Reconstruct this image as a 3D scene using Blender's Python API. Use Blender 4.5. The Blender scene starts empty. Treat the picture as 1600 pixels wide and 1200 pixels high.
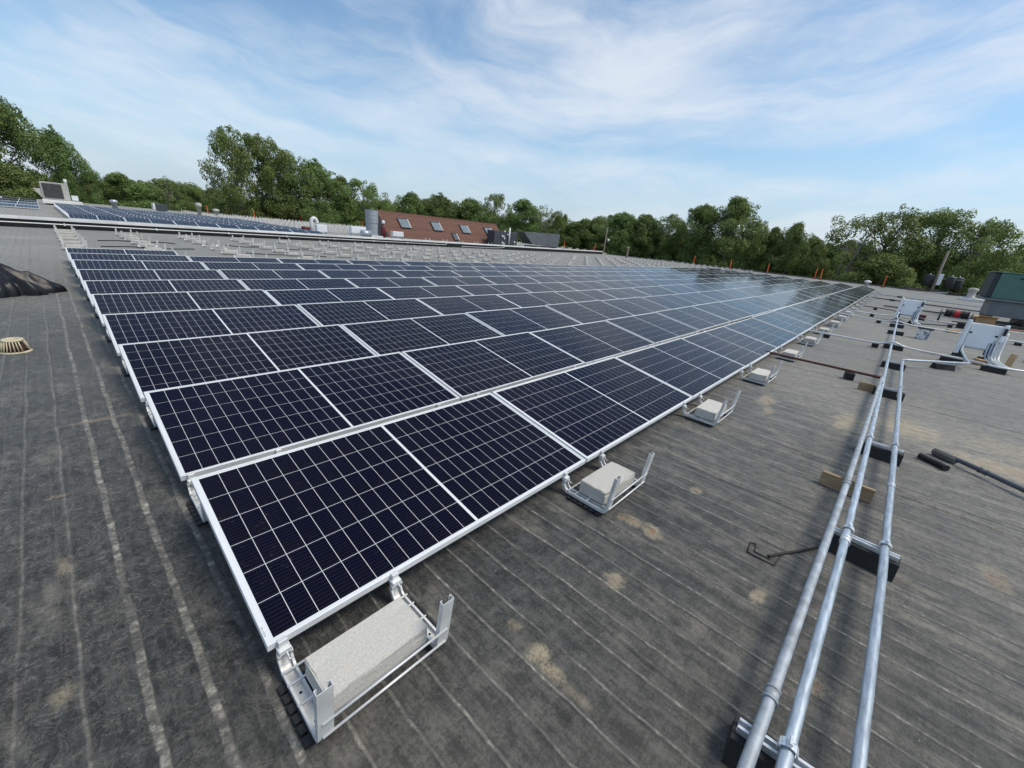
import bpy, math, random
import numpy as np
from mathutils import Vector, Matrix, Quaternion
R = math.radians
random.seed(7)
scene = bpy.context.scene
COL = scene.collection

# ------------------------------------------------------------------ camera
cam_d = bpy.data.cameras.new('camera')
cam = bpy.data.objects.new('camera', cam_d)
COL.objects.link(cam)
rows = [(0.68047848, -0.72690799, 0.09248683), (-0.19223569, -0.2988853, -0.93472617), (0.70710287, 0.61828178, -0.34312268)]
rx, dn, fw = [Vector(r) for r in rows]
m = Matrix((rx, -dn, -fw)).transposed().to_4x4()
m.translation = (-0.2606, -1.2752, 1.6309)
cam.matrix_world = m
cam_d.sensor_width = 36.0
cam_d.lens = 638.31 / 1600 * 36.0
cam_d.clip_start = 0.02
cam_d.clip_end = 6000
scene.camera = cam
scene.render.resolution_x, scene.render.resolution_y = 1024, 768

# ------------------------------------------------------------------ sky and sun
SUN = Vector((0.28, -0.46, 0.84)).normalized()
world = bpy.data.worlds.new('World')
scene.world = world
world.use_nodes = True
wn = world.node_tree
for n in list(wn.nodes):
    wn.nodes.remove(n)

class NT:
    """small helper round a node tree"""
    def __init__(s, t):
        s.t = t
    def n(s, typ, **kw):
        nd = s.t.nodes.new(typ)
        for k, v in kw.items():
            if k.startswith('i_'):
                key = k[2:]
                key = int(key) if key.isdigit() else key.replace('_', ' ')
                nd.inputs[key].default_value = v
            else:
                setattr(nd, k, v)
        return nd
    def l(s, a, b):
        s.t.links.new(a, b)
    def val(s, x, sock):
        if isinstance(x, (int, float)):
            sock.default_value = x
        elif isinstance(x, (tuple, list)):
            sock.default_value = x
        else:
            s.l(x, sock)
    def math(s, op, a, b=0.0, c=None, clamp=False):
        nd = s.n('ShaderNodeMath', operation=op, use_clamp=clamp)
        s.val(a, nd.inputs[0]); s.val(b, nd.inputs[1])
        if c is not None:
            s.val(c, nd.inputs[2])
        return nd.outputs[0]
    def ramp(s, f, lo, hi, smooth=True, a=0.0, b=1.0):
        nd = s.n('ShaderNodeMapRange', interpolation_type='SMOOTHSTEP' if smooth else 'LINEAR')
        s.val(f, nd.inputs[0]); nd.inputs[1].default_value = lo; nd.inputs[2].default_value = hi
        nd.inputs[3].default_value = a; nd.inputs[4].default_value = b
        return nd.outputs[0]
    def mix(s, f, a, b, typ='MIX'):
        nd = s.n('ShaderNodeMix', data_type='RGBA', blend_type=typ)
        s.val(f, nd.inputs[0])
        for x, i in ((a, 6), (b, 7)):
            if isinstance(x, (tuple, list)):
                nd.inputs[i].default_value = (*x[:3], 1)
            else:
                s.l(x, nd.inputs[i])
        return nd.outputs[2]
    def noise(s, vec, scale, detail=4, rough=0.55, dist=0.0, dim='3D'):
        nd = s.n('ShaderNodeTexNoise', noise_dimensions=dim)
        if vec is not None:
            s.l(vec, nd.inputs['Vector'])
        nd.inputs['Scale'].default_value = scale
        nd.inputs['Detail'].default_value = detail
        nd.inputs['Roughness'].default_value = rough
        nd.inputs['Distortion'].default_value = dist
        return nd.outputs[0]
    def xyz(s, x, y, z=0.0):
        nd = s.n('ShaderNodeCombineXYZ')
        s.val(x, nd.inputs[0]); s.val(y, nd.inputs[1]); s.val(z, nd.inputs[2])
        return nd.outputs[0]
    def sep(s, v):
        nd = s.n('ShaderNodeSeparateXYZ'); s.l(v, nd.inputs[0])
        return nd.outputs
    def mapping(s, v, scale=(1, 1, 1), rot=(0, 0, 0), loc=(0, 0, 0)):
        nd = s.n('ShaderNodeMapping')
        s.l(v, nd.inputs[0]); nd.inputs['Scale'].default_value = scale
        nd.inputs['Rotation'].default_value = rot; nd.inputs['Location'].default_value = loc
        return nd.outputs[0]

W = NT(wn)
wo = W.n('ShaderNodeOutputWorld')
bg = W.n('ShaderNodeBackground')
W.l(bg.outputs[0], wo.inputs[0])
sky = W.n('ShaderNodeTexSky', sky_type='NISHITA')
sky.sun_disc = False
sky.sun_elevation = math.asin(SUN.z)
sky.sun_rotation = math.atan2(SUN.x, SUN.y)
sky.altitude = 200; sky.air_density = 1.0; sky.dust_density = 1.2; sky.ozone_density = 1.6
tc = W.n('ShaderNodeTexCoord')
dx, dy, dz = W.sep(tc.outputs['Generated'])
AZ = R(41.17)
ca = W.math('SUBTRACT', W.math('MULTIPLY', dx, math.sin(AZ)), W.math('MULTIPLY', dy, math.cos(AZ)))
D3 = tc.outputs['Generated']
# thin high cloud: soft banks, layered near the horizon, with streaks drawn out by the wind
warp = W.noise(W.mapping(D3, scale=(1, 1, 2.2), loc=(3, 1, 0)), 2.4, 3, 0.5)
wv = W.n('ShaderNodeVectorMath', operation='MULTIPLY_ADD')
W.l(W.xyz(warp, warp, warp), wv.inputs[0]); wv.inputs[1].default_value = (0.30, -0.22, 0.16); W.l(D3, wv.inputs[2])
DW = wv.outputs[0]
st_dir = W.mapping(DW, rot=(R(12), R(-16), R(49)))          # x along the wind
streak = W.noise(W.mapping(st_dir, scale=(1.0, 1.7, 6.5), loc=(1.7, 0.4, 2.2)), 2.3, 8, 0.58, 0.25)
layer = W.noise(W.mapping(DW, scale=(1, 1, 4.2), loc=(5.1, 2.3, 0.6)), 2.1, 7, 0.56, 0.2)
puff = W.noise(W.mapping(DW, scale=(1, 1, 2.4), loc=(0.3, 7.7, 1.9)), 6.5, 7, 0.6, 0.1)
dens = W.math('ADD', W.math('MULTIPLY', streak, 0.56), W.math('ADD', W.math('MULTIPLY', layer, 0.32), W.math('MULTIPLY', puff, 0.16)))
for (c0, z0_, ra, rz, tl, amp) in ((0.08, 0.29, 0.46, 0.09, 0.10, 0.095), (0.33, 0.39, 0.20, 0.05, 0.45, 0.08), (0.66, 0.30, 0.22, 0.06, 0.25, 0.05), (-0.40, 0.36, 0.28, 0.065, -0.05, -0.13), (-0.66, 0.17, 0.25, 0.07, 0.0, -0.03),
                                   (0.28, 0.182, 0.50, 0.022, 0.0, -0.10), (0.52, 0.165, 0.22, 0.02, 0.0, -0.07), (0.62, 0.40, 0.3, 0.05, 0.2, -0.04), (-0.30, 0.20, 0.20, 0.04, 0.1, -0.02)):
    a_ = W.math('SUBTRACT', ca, c0)
    b_ = W.math('SUBTRACT', W.math('SUBTRACT', dz, z0_), W.math('MULTIPLY', a_, tl))
    a_ = W.math('DIVIDE', a_, ra); b_ = W.math('DIVIDE', b_, rz)
    q_ = W.math('ADD', W.math('MULTIPLY', a_, a_), W.math('MULTIPLY', b_, b_))
    dens = W.math('ADD', dens, W.math('MULTIPLY', W.math('POWER', 2.718, W.math('MULTIPLY', q_, -1.0)), amp))
cloud = W.ramp(dens, 0.395, 0.74)
low = W.ramp(dz, -0.02, 0.26, True, 0.80, 0.0)          # milky air towards the horizon
cover = W.math('MULTIPLY', cloud, 0.80)
bg_strength = 0.11
skyc = W.mix(1.0, sky.outputs[0], (0.98, 1.12, 1.12), 'MULTIPLY')
c1 = W.mix(low, skyc, (3.45, 4.1, 5.15))
c2 = W.mix(cover, c1, (5.6, 5.95, 6.4))
W.l(c2, bg.inputs[0])
bg.inputs[1].default_value = bg_strength

sun_d = bpy.data.lights.new('sun', 'SUN')
sun_d.energy = 2.0
sun_d.angle = R(20)
sun_d.color = (1.0, 0.92, 0.79)
sun = bpy.data.objects.new('sun', sun_d)
COL.objects.link(sun)
sun.rotation_mode = 'QUATERNION'
sun.rotation_quaternion = SUN.to_track_quat('Z', 'Y')
sun.location = SUN * 50

scene.view_settings.view_transform = 'Standard'
scene.view_settings.look = 'None'
scene.view_settings.gamma = 1.0
scene.view_settings.exposure = 0.42
scene.view_settings.use_curve_mapping = False

# ------------------------------------------------------------------ helpers
def link(o, parent=None):
    COL.objects.link(o)
    if parent is not None:
        o.parent = parent
    return o

def tag(o, label=None, cat=None, group=None, kind=None):
    if label: o['label'] = label
    if cat: o['category'] = cat
    if group: o['group'] = group
    if kind: o['kind'] = kind
    return o

def empty(name, loc=(0, 0, 0), rot=(0, 0, 0), parent=None):
    o = bpy.data.objects.new(name, None)
    o.empty_display_size = 0.2
    o.location = loc; o.rotation_euler = rot
    return link(o, parent)

ORD = ['zeroth', 'first', 'second', 'third', 'fourth', 'fifth', 'sixth', 'seventh', 'eighth', 'ninth', 'tenth', 'eleventh', 'twelfth',
       'thirteenth', 'fourteenth', 'fifteenth', 'sixteenth', 'seventeenth', 'eighteenth', 'nineteenth', 'twentieth', 'twenty-first',
       'twenty-second', 'twenty-third', 'twenty-fourth', 'twenty-fifth', 'twenty-sixth', 'twenty-seventh', 'twenty-eighth', 'twenty-ninth', 'thirtieth']
def ordinal(n):
    if n < len(ORD): return ORD[n]
    s = 'th' if 10 <= n % 100 <= 20 else {1: 'st', 2: 'nd', 3: 'rd'}.get(n % 10, 'th')
    return '%d%s' % (n, s)

class MB:
    """collects faces, then builds one mesh"""
    def __init__(s):
        s.v = []; s.f = []; s.sm = []; s.mi = []; s.cur = 0
    def add(s, vs, fs, smooth=False):
        b = len(s.v)
        s.v += [tuple(p) for p in vs]
        for f in fs:
            s.f.append(tuple(i + b for i in f)); s.sm.append(smooth); s.mi.append(s.cur)
        return s
    def box(s, x0, x1, y0, y1, z0, z1, M=None):
        vs = [Vector((x, y, z)) for z in (z0, z1) for y in (y0, y1) for x in (x0, x1)]
        if M is not None: vs = [M @ p for p in vs]
        return s.add(vs, [(0, 2, 3, 1), (4, 5, 7, 6), (0, 1, 5, 4), (2, 6, 7, 3), (0, 4, 6, 2), (1, 3, 7, 5)])
    def cbox(s, x0, x1, y0, y1, z0, z1, c=0.004, M=None):
        """box with chamfered edges"""
        X, Y, Z = (x0, x1), (y0, y1), (z0, z1)
        vs = []; idx = {}
        def P(p):
            k = tuple(round(q, 6) for q in p)
            if k not in idx:
                idx[k] = len(vs); vs.append(Vector(p))
            return idx[k]
        fs = []
        def face(pts, nrm):
            ids = [P(p) for p in pts]
            a, b, d = vs[ids[0]], vs[ids[1]], vs[ids[2]]
            if (b - a).cross(d - b).dot(Vector(nrm)) < 0: ids.reverse()
            fs.append(tuple(ids))
        for ax in range(3):
            for sg in (0, 1):
                o1, o2 = [i for i in range(3) if i != ax]
                pts = []
                for (a, b) in ((0, 0), (1, 0), (1, 1), (0, 1)):
                    p = [0, 0, 0]; p[ax] = (X, Y, Z)[ax][sg]
                    p[o1] = (X, Y, Z)[o1][a] + (c if a == 0 else -c)
                    p[o2] = (X, Y, Z)[o2][b] + (c if b == 0 else -c)
                    pts.append(p)
                n = [0, 0, 0]; n[ax] = 1 if sg else -1
                face(pts, n)
        for ax in range(3):
            o1, o2 = [i for i in range(3) if i != ax]
            for a in (0, 1):
                for b in (0, 1):
                    pts = []
                    for (w, e) in ((0, 0), (0, 1), (1, 1), (1, 0)):
                        p = [0, 0, 0]
                        p[ax] = (X, Y, Z)[ax][e] + (c if e == 0 else -c)
                        p[o1] = (X, Y, Z)[o1][a] + ((c if a == 0 else -c) if w == 0 else 0)
                        p[o2] = (X, Y, Z)[o2][b] + ((c if b == 0 else -c) if w == 1 else 0)
                        pts.append(p)
                    n = [0, 0, 0]; n[o1] = 1 if a else -1; n[o2] = 1 if b else -1
                    face(pts, n)
        for a in (0, 1):
            for b in (0, 1):
                for e in (0, 1):
                    q = [X[a], Y[b], Z[e]]; sg = (a, b, e); pts = []
                    for ax in range(3):
                        p = list(q)
                        for o in range(3):
                            if o != ax: p[o] += c if sg[o] == 0 else -c
                        pts.append(p)
                    face(pts, [1 if t else -1 for t in sg])
        if M is not None: vs = [M @ p for p in vs]
        return s.add(vs, fs)
    def tube(s, pts, r, n=10, cap=True, smooth=True):
        pts = [Vector(p) for p in pts]
        rs = r if isinstance(r, (list, tuple)) else [r] * len(pts)
        vs = []; fs = []
        prev = None
        for i, p in enumerate(pts):
            if i == 0: t = pts[1] - pts[0]
            elif i == len(pts) - 1: t = pts[-1] - pts[-2]
            else: t = (pts[i + 1] - p).normalized() + (p - pts[i - 1]).normalized()
            t.normalize()
            if prev is None:
                a = Vector((0, 0, 1)) if abs(t.z) < 0.9 else Vector((1, 0, 0))
                u = t.cross(a).normalized()
            else:
                u = (prev - t * prev.dot(t)).normalized()
            prev = u
            w = t.cross(u)
            for k in range(n):
                a = 2 * math.pi * k / n
                vs.append(p + (u * math.cos(a) + w * math.sin(a)) * rs[i])
        for i in range(len(pts) - 1):
            for k in range(n):
                k2 = (k + 1) % n
                fs.append((i * n + k, i * n + k2, (i + 1) * n + k2, (i + 1) * n + k))
        s.add(vs, fs, smooth)
        if cap:
            b = len(s.v) - len(vs)
            s.f.append(tuple(b + k for k in reversed(range(n)))); s.sm.append(False); s.mi.append(s.cur)
            e = b + (len(pts) - 1) * n
            s.f.append(tuple(e + k for k in range(n))); s.sm.append(False); s.mi.append(s.cur)
        return s
    def lathe(s, prof, c=(0, 0, 0), n=24, smooth=True, cap=True):
        vs = []; fs = []
        for (r, z) in prof:
            for k in range(n):
                a = 2 * math.pi * k / n
                vs.append((c[0] + r * math.cos(a), c[1] + r * math.sin(a), c[2] + z))
        for i in range(len(prof) - 1):
            for k in range(n):
                k2 = (k + 1) % n
                fs.append((i * n + k, i * n + k2, (i + 1) * n + k2, (i + 1) * n + k))
        s.add(vs, fs, smooth)
        if cap:
            b = len(s.v) - len(vs)
            s.f.append(tuple(b + k for k in reversed(range(n)))); s.sm.append(False); s.mi.append(s.cur)
            e = b + (len(prof) - 1) * n
            s.f.append(tuple(e + k for k in range(n))); s.sm.append(False); s.mi.append(s.cur)
        return s
    def mesh(s, name, mats):
        me = bpy.data.meshes.new(name)
        me.from_pydata(s.v, [], s.f)
        if not isinstance(mats, (list, tuple)): mats = [mats]
        for m_ in mats: me.materials.append(m_)
        me.polygons.foreach_set('use_smooth', s.sm)
        me.polygons.foreach_set('material_index', s.mi)
        me.update()
        return me
    def build(s, name, mats, parent=None):
        return link(bpy.data.objects.new(name, s.mesh(name, mats)), parent)

def inst(name, mesh, parent=None, loc=(0, 0, 0), rot=(0, 0, 0), scale=(1, 1, 1)):
    o = bpy.data.objects.new(name, mesh)
    o.location = loc; o.rotation_euler = rot; o.scale = scale
    return link(o, parent)

# ------------------------------------------------------------------ materials
def mat_new(name):
    mt = bpy.data.materials.new(name)
    mt.use_nodes = True
    t = mt.node_tree
    for n in list(t.nodes): t.nodes.remove(n)
    N = NT(t)
    out = N.n('ShaderNodeOutputMaterial')
    bs = N.n('ShaderNodeBsdfPrincipled')
    N.l(bs.outputs[0], out.inputs[0])
    return mt, N, bs

def bump(N, bs, h, strength=0.3, dist=0.01):
    b = N.n('ShaderNodeBump')
    b.inputs['Strength'].default_value = strength
    b.inputs['Distance'].default_value = dist
    N.l(h, b.inputs['Height'])
    N.l(b.outputs[0], bs.inputs['Normal'])

def simple(name, col, rough=0.6, metal=0.0, var=0.25, scale=6.0, spec=0.5, bump_s=0.0, bscale=60.0, stretch=(1, 1, 1), dirt=None):
    mt, N, bs = mat_new(name)
    tcn = N.n('ShaderNodeTexCoord')
    v = N.mapping(tcn.outputs['Object'], scale=stretch)
    oi = N.n('ShaderNodeObjectInfo')
    nz = N.noise(v, scale, 6, 0.6)
    dk = tuple(c * (1 - var) for c in col); lt = tuple(min(1, c * (1 + var)) for c in col)
    c = N.mix(N.ramp(nz, 0.3, 0.7), dk, lt)
    if dirt:
        d = N.noise(v, scale * 0.45, 7, 0.65)
        c = N.mix(N.math('MULTIPLY', N.ramp(d, 0.5, 0.72), dirt[1]), c, dirt[0])
    c = N.mix(1.0, c, N.ramp(oi.outputs['Random'], 0, 1, False, 0.9, 1.1), 'MULTIPLY')
    N.l(c, bs.inputs['Base Color'])
    bs.inputs['Metallic'].default_value = metal
    N.l(N.ramp(nz, 0.2, 0.8, False, max(0.02, rough - 0.1), min(1, rough + 0.1)), bs.inputs['Roughness'])
    bs.inputs['Specular IOR Level'].default_value = spec
    if bump_s > 0:
        bump(N, bs, N.noise(v, bscale, 5, 0.6), bump_s, 0.004)
    return mt

M = {}
M['alu'] = simple('brushed_aluminium', (0.62, 0.62, 0.61), 0.52, 0.2, 0.12, 12)
M['alu_raw'] = simple('mill_aluminium', (0.70, 0.70, 0.69), 0.45, 0.2, 0.12, 9)
M['frame'] = simple('anodised_frame', (0.70, 0.71, 0.71), 0.45, 0.2, 0.06, 3)
M['galv'] = simple('galvanised_steel', (0.44, 0.49, 0.54), 0.42, 0.6, 0.22, 16, stretch=(0.5, 3, 3), bump_s=0.10, bscale=50, dirt=((0.30, 0.31, 0.31), 0.6))
M['galv_old'] = simple('weathered_galvanised_steel', (0.34, 0.37, 0.40), 0.6, 0.4, 0.2, 18, bump_s=0.12, bscale=60, dirt=((0.22, 0.21, 0.2), 0.6))
M['alu_dull'] = simple('dull_aluminium', (0.60, 0.59, 0.57), 0.55, 0.2, 0.2, 5)
M['white_pipe'] = simple('pale_conduit', (0.66, 0.67, 0.67), 0.42, 0.25, 0.10, 6)
M['zinc'] = simple('bright_zinc', (0.75, 0.77, 0.78), 0.3, 0.6, 0.1, 20)
M['concrete'] = simple('ballast_concrete', (0.52, 0.50, 0.455), 0.9, 0, 0.11, 110, 0.3, 0.5, 190, dirt=((0.54, 0.47, 0.36), 0.6))
M['rubber'] = simple('black_rubber', (0.012, 0.012, 0.013), 0.7, 0, 0.3, 12)
M['black_metal'] = simple('black_painted_metal', (0.02, 0.02, 0.022), 0.5, 0, 0.3, 8)
M['white_paint'] = simple('white_powder_coat', (0.74, 0.76, 0.78), 0.4, 0, 0.05, 4, dirt=((0.5, 0.5, 0.48), 0.25))
M['white_metal'] = simple('white_coping_metal', (0.70, 0.70, 0.69), 0.45, 0, 0.08, 1.4, dirt=((0.4, 0.38, 0.34), 0.4))
M['wood'] = simple('weathered_lumber', (0.34, 0.24, 0.14), 0.8, 0, 0.25, 9, stretch=(12, 1, 12), bump_s=0.3, bscale=30)
M['card'] = simple('cardboard', (0.42, 0.28, 0.15), 0.85, 0, 0.12, 8)
M['rust'] = simple('rusty_steel', (0.095, 0.036, 0.028), 0.8, 0.1, 0.4, 22, bump_s=0.3, bscale=70)
M['red'] = simple('red_cable', (0.45, 0.02, 0.025), 0.5, 0, 0.2, 20)
M['dark_red'] = simple('maroon_paint', (0.13, 0.018, 0.02), 0.5, 0, 0.2, 5)
M['orange'] = simple('orange_warning_flag', (0.75, 0.13, 0.04), 0.6, 0, 0.1, 5)
M['green_unit'] = simple('green_enamel', (0.075, 0.17, 0.145), 0.5, 0, 0.12, 2.5, dirt=((0.04, 0.07, 0.06), 0.5))
M['dark_green'] = simple('dark_coil', (0.035, 0.045, 0.05), 0.6, 0, 0.2, 6)
M['grey_unit'] = simple('grey_sheet_metal', (0.15, 0.165, 0.18), 0.45, 0.3, 0.16, 2.0)
M['char_unit'] = simple('charcoal_sheet_metal', (0.05, 0.06, 0.068), 0.5, 0.2, 0.15, 2.0)
M['tan_unit'] = simple('beige_enamel', (0.42, 0.41, 0.38), 0.55, 0, 0.1, 3, dirt=((0.22, 0.2, 0.17), 0.4))
M['coil'] = simple('condenser_fins', (0.06, 0.06, 0.058), 0.7, 0.2, 0.5, 9)
M['bark'] = simple('tree_bark', (0.17, 0.15, 0.125), 0.9, 0, 0.3, 4, bump_s=0.4, bscale=10, stretch=(3, 3, 0.6))
M['pole_wood'] = simple('utility_pole_wood', (0.2, 0.17, 0.14), 0.9, 0, 0.2, 4, stretch=(6, 6, 0.5))
M['drain'] = simple('cream_drain_plastic', (0.52, 0.455, 0.31), 0.6, 0, 0.14, 14, dirt=((0.2, 0.14, 0.07), 0.55))
M['glass'] = simple('skylight_glass', (0.16, 0.2, 0.22), 0.08, 0, 0.12, 2, 0.8)
M['tarp'] = simple('black_plastic_tarp', (0.006, 0.0065, 0.009), 0.42, 0, 0.4, 8, 0.35, 0.25, 30)
M['black_felt'] = simple('black_wall_membrane', (0.012, 0.013, 0.015), 0.6, 0, 0.35, 2.0, 0.3, 0.4, 3, dirt=((0.04, 0.04, 0.038), 0.4))
M['brick_wall'] = simple('painted_block_wall', (0.35, 0.33, 0.3), 0.85, 0, 0.12, 3)
M['grey_siding'] = simple('grey_siding', (0.12, 0.115, 0.11), 0.8, 0, 0.15, 3)
M['lead_pipe'] = simple('blue_grey_pipe', (0.075, 0.082, 0.095), 0.5, 0, 0.2, 10)
M['backsheet'] = None

def mat_cells():
    mt, N, bs = mat_new('solar_cell')
    tcn = N.n('ShaderNodeTexCoord')
    uv = N.n('ShaderNodeUVMap')
    ux, uy, _ = N.sep(uv.outputs[0])
    oi = N.n('ShaderNodeObjectInfo')
    at = N.n('ShaderNodeAttribute', attribute_name='panel_tint', attribute_type='OBJECT')
    # fine silver busbars running along the panel
    f = N.math('FRACT', N.math('MULTIPLY', uy, 9.0))
    d = N.math('ABSOLUTE', N.math('SUBTRACT', f, 0.5))
    line = N.ramp(d, 0.0, 0.045, False, 1.0, 0.0)
    tint = at.outputs['Fac']
    base = N.mix(tint, (0.0014, 0.0014, 0.0120), (0.0038, 0.0038, 0.0075))
    nz = N.noise(tcn.outputs['Object'], 7, 3, 0.5)
    base = N.mix(N.ramp(nz, 0.35, 0.7), base, (0.0015, 0.0016, 0.013))
    col = N.mix(N.math('MULTIPLY', line, 0.24), base, (0.16, 0.17, 0.2))
    bs.inputs['Roughness'].default_value = 0.5
    bs.inputs['Specular IOR Level'].default_value = 0.0
    bs.inputs['Coat Weight'].default_value = 1.0
    bs.inputs['Coat IOR'].default_value = 1.18
    N.l(N.ramp(tint, 0, 1, False, 0.04, 0.13), bs.inputs['Coat Roughness'])
    gp = N.n('ShaderNodeNewGeometry')
    film = N.noise(gp.outputs['Position'], 2.2, 7, 0.7)
    rr_ = N.math('ADD', N.ramp(tint, 0, 1, False, 0.06, 0.13), N.ramp(film, 0.42, 0.68, True, 0.0, 0.08))
    N.l(rr_, bs.inputs['Coat Roughness'])
    spots = N.noise(gp.outputs['Position'], 38, 5, 0.7)
    dustc = N.math('MULTIPLY', N.ramp(spots, 0.60, 0.72), N.ramp(film, 0.45, 0.7, True, 0.02, 0.16))
    N.l(N.mix(N.math('ADD', dustc, N.ramp(film, 0.5, 0.75, True, 0.0, 0.006)), col, (0.24, 0.22, 0.19)), bs.inputs['Base Color'])
    # a film of dust, seen at grazing angles
    bs.inputs['Sheen Weight'].default_value = 0.03
    bs.inputs['Sheen Roughness'].default_value = 0.22
    return mt
M['cell'] = mat_cells()

def mat_back():
    mt, N, bs = mat_new('white_backsheet')
    tcn = N.n('ShaderNodeTexCoord')
    nz = N.noise(tcn.outputs['Object'], 5, 3, 0.5)
    N.l(N.mix(nz, (0.60, 0.62, 0.64), (0.70, 0.71, 0.72)), bs.inputs['Base Color'])
    bs.inputs['Roughness'].default_value = 0.5
    bs.inputs['Specular IOR Level'].default_value = 0.1
    bs.inputs['Coat Weight'].default_value = 1.0
    bs.inputs['Coat IOR'].default_value = 1.18
    bs.inputs['Coat Roughness'].default_value = 0.05
    return mt
M['backsheet'] = mat_back()

STAINS = [  # x, y, radius x, radius y, strength, brownness
    (1.92, -0.46, .04, .08, .8, .35), (1.93, -0.62, .05, .06, 1.0, .9), (1.9, -.42, .03, .03, .7, .95),
    (0.805, -0.63, .045, .05, .9, .1), (0.79, -0.72, .03, .07, .8, .2), (0.78, -.84, .02, .08, .4, .3), (0.83, -0.47, .03, .035, .4, .2),
    (1.40, -0.66, .06, .05, .75, .2), (2.62, -0.64, .05, .035, .85, .7), (5.42, -0.50, .26, .09, .9, .5), (5.36, -0.53, .07, .03, .9, .95),
    (5.0, -0.60, .12, .05, .8, .6), (1.88, -1.22, .06, .03, .8, .1), (5.5, -1.35, .40, .16, 1.0, .25), (5.9, -1.85, .35, .28, .95, .2), (5.4, -2.5, .22, .45, 1.0, .3),
    (6.1, -2.7, .40, .5, .5, .3), (3.15, -2.2, .14, .07, .5, .7), (-0.5, 1.15, .03, .07, .55, .1), (-0.53, 0.40, .035, .045, .5, .1), (-0.5, 1.84, .05, .015, .6, .8),
    (4.6, -0.2, .14, .08, .6, .7), (1.55, -1.52, .05, .04, .5, .9), (-0.25, 2.9, .2, .03, .4, .3), (-1.2, 20.5, 1.2, .4, .7, .4)]

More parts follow.
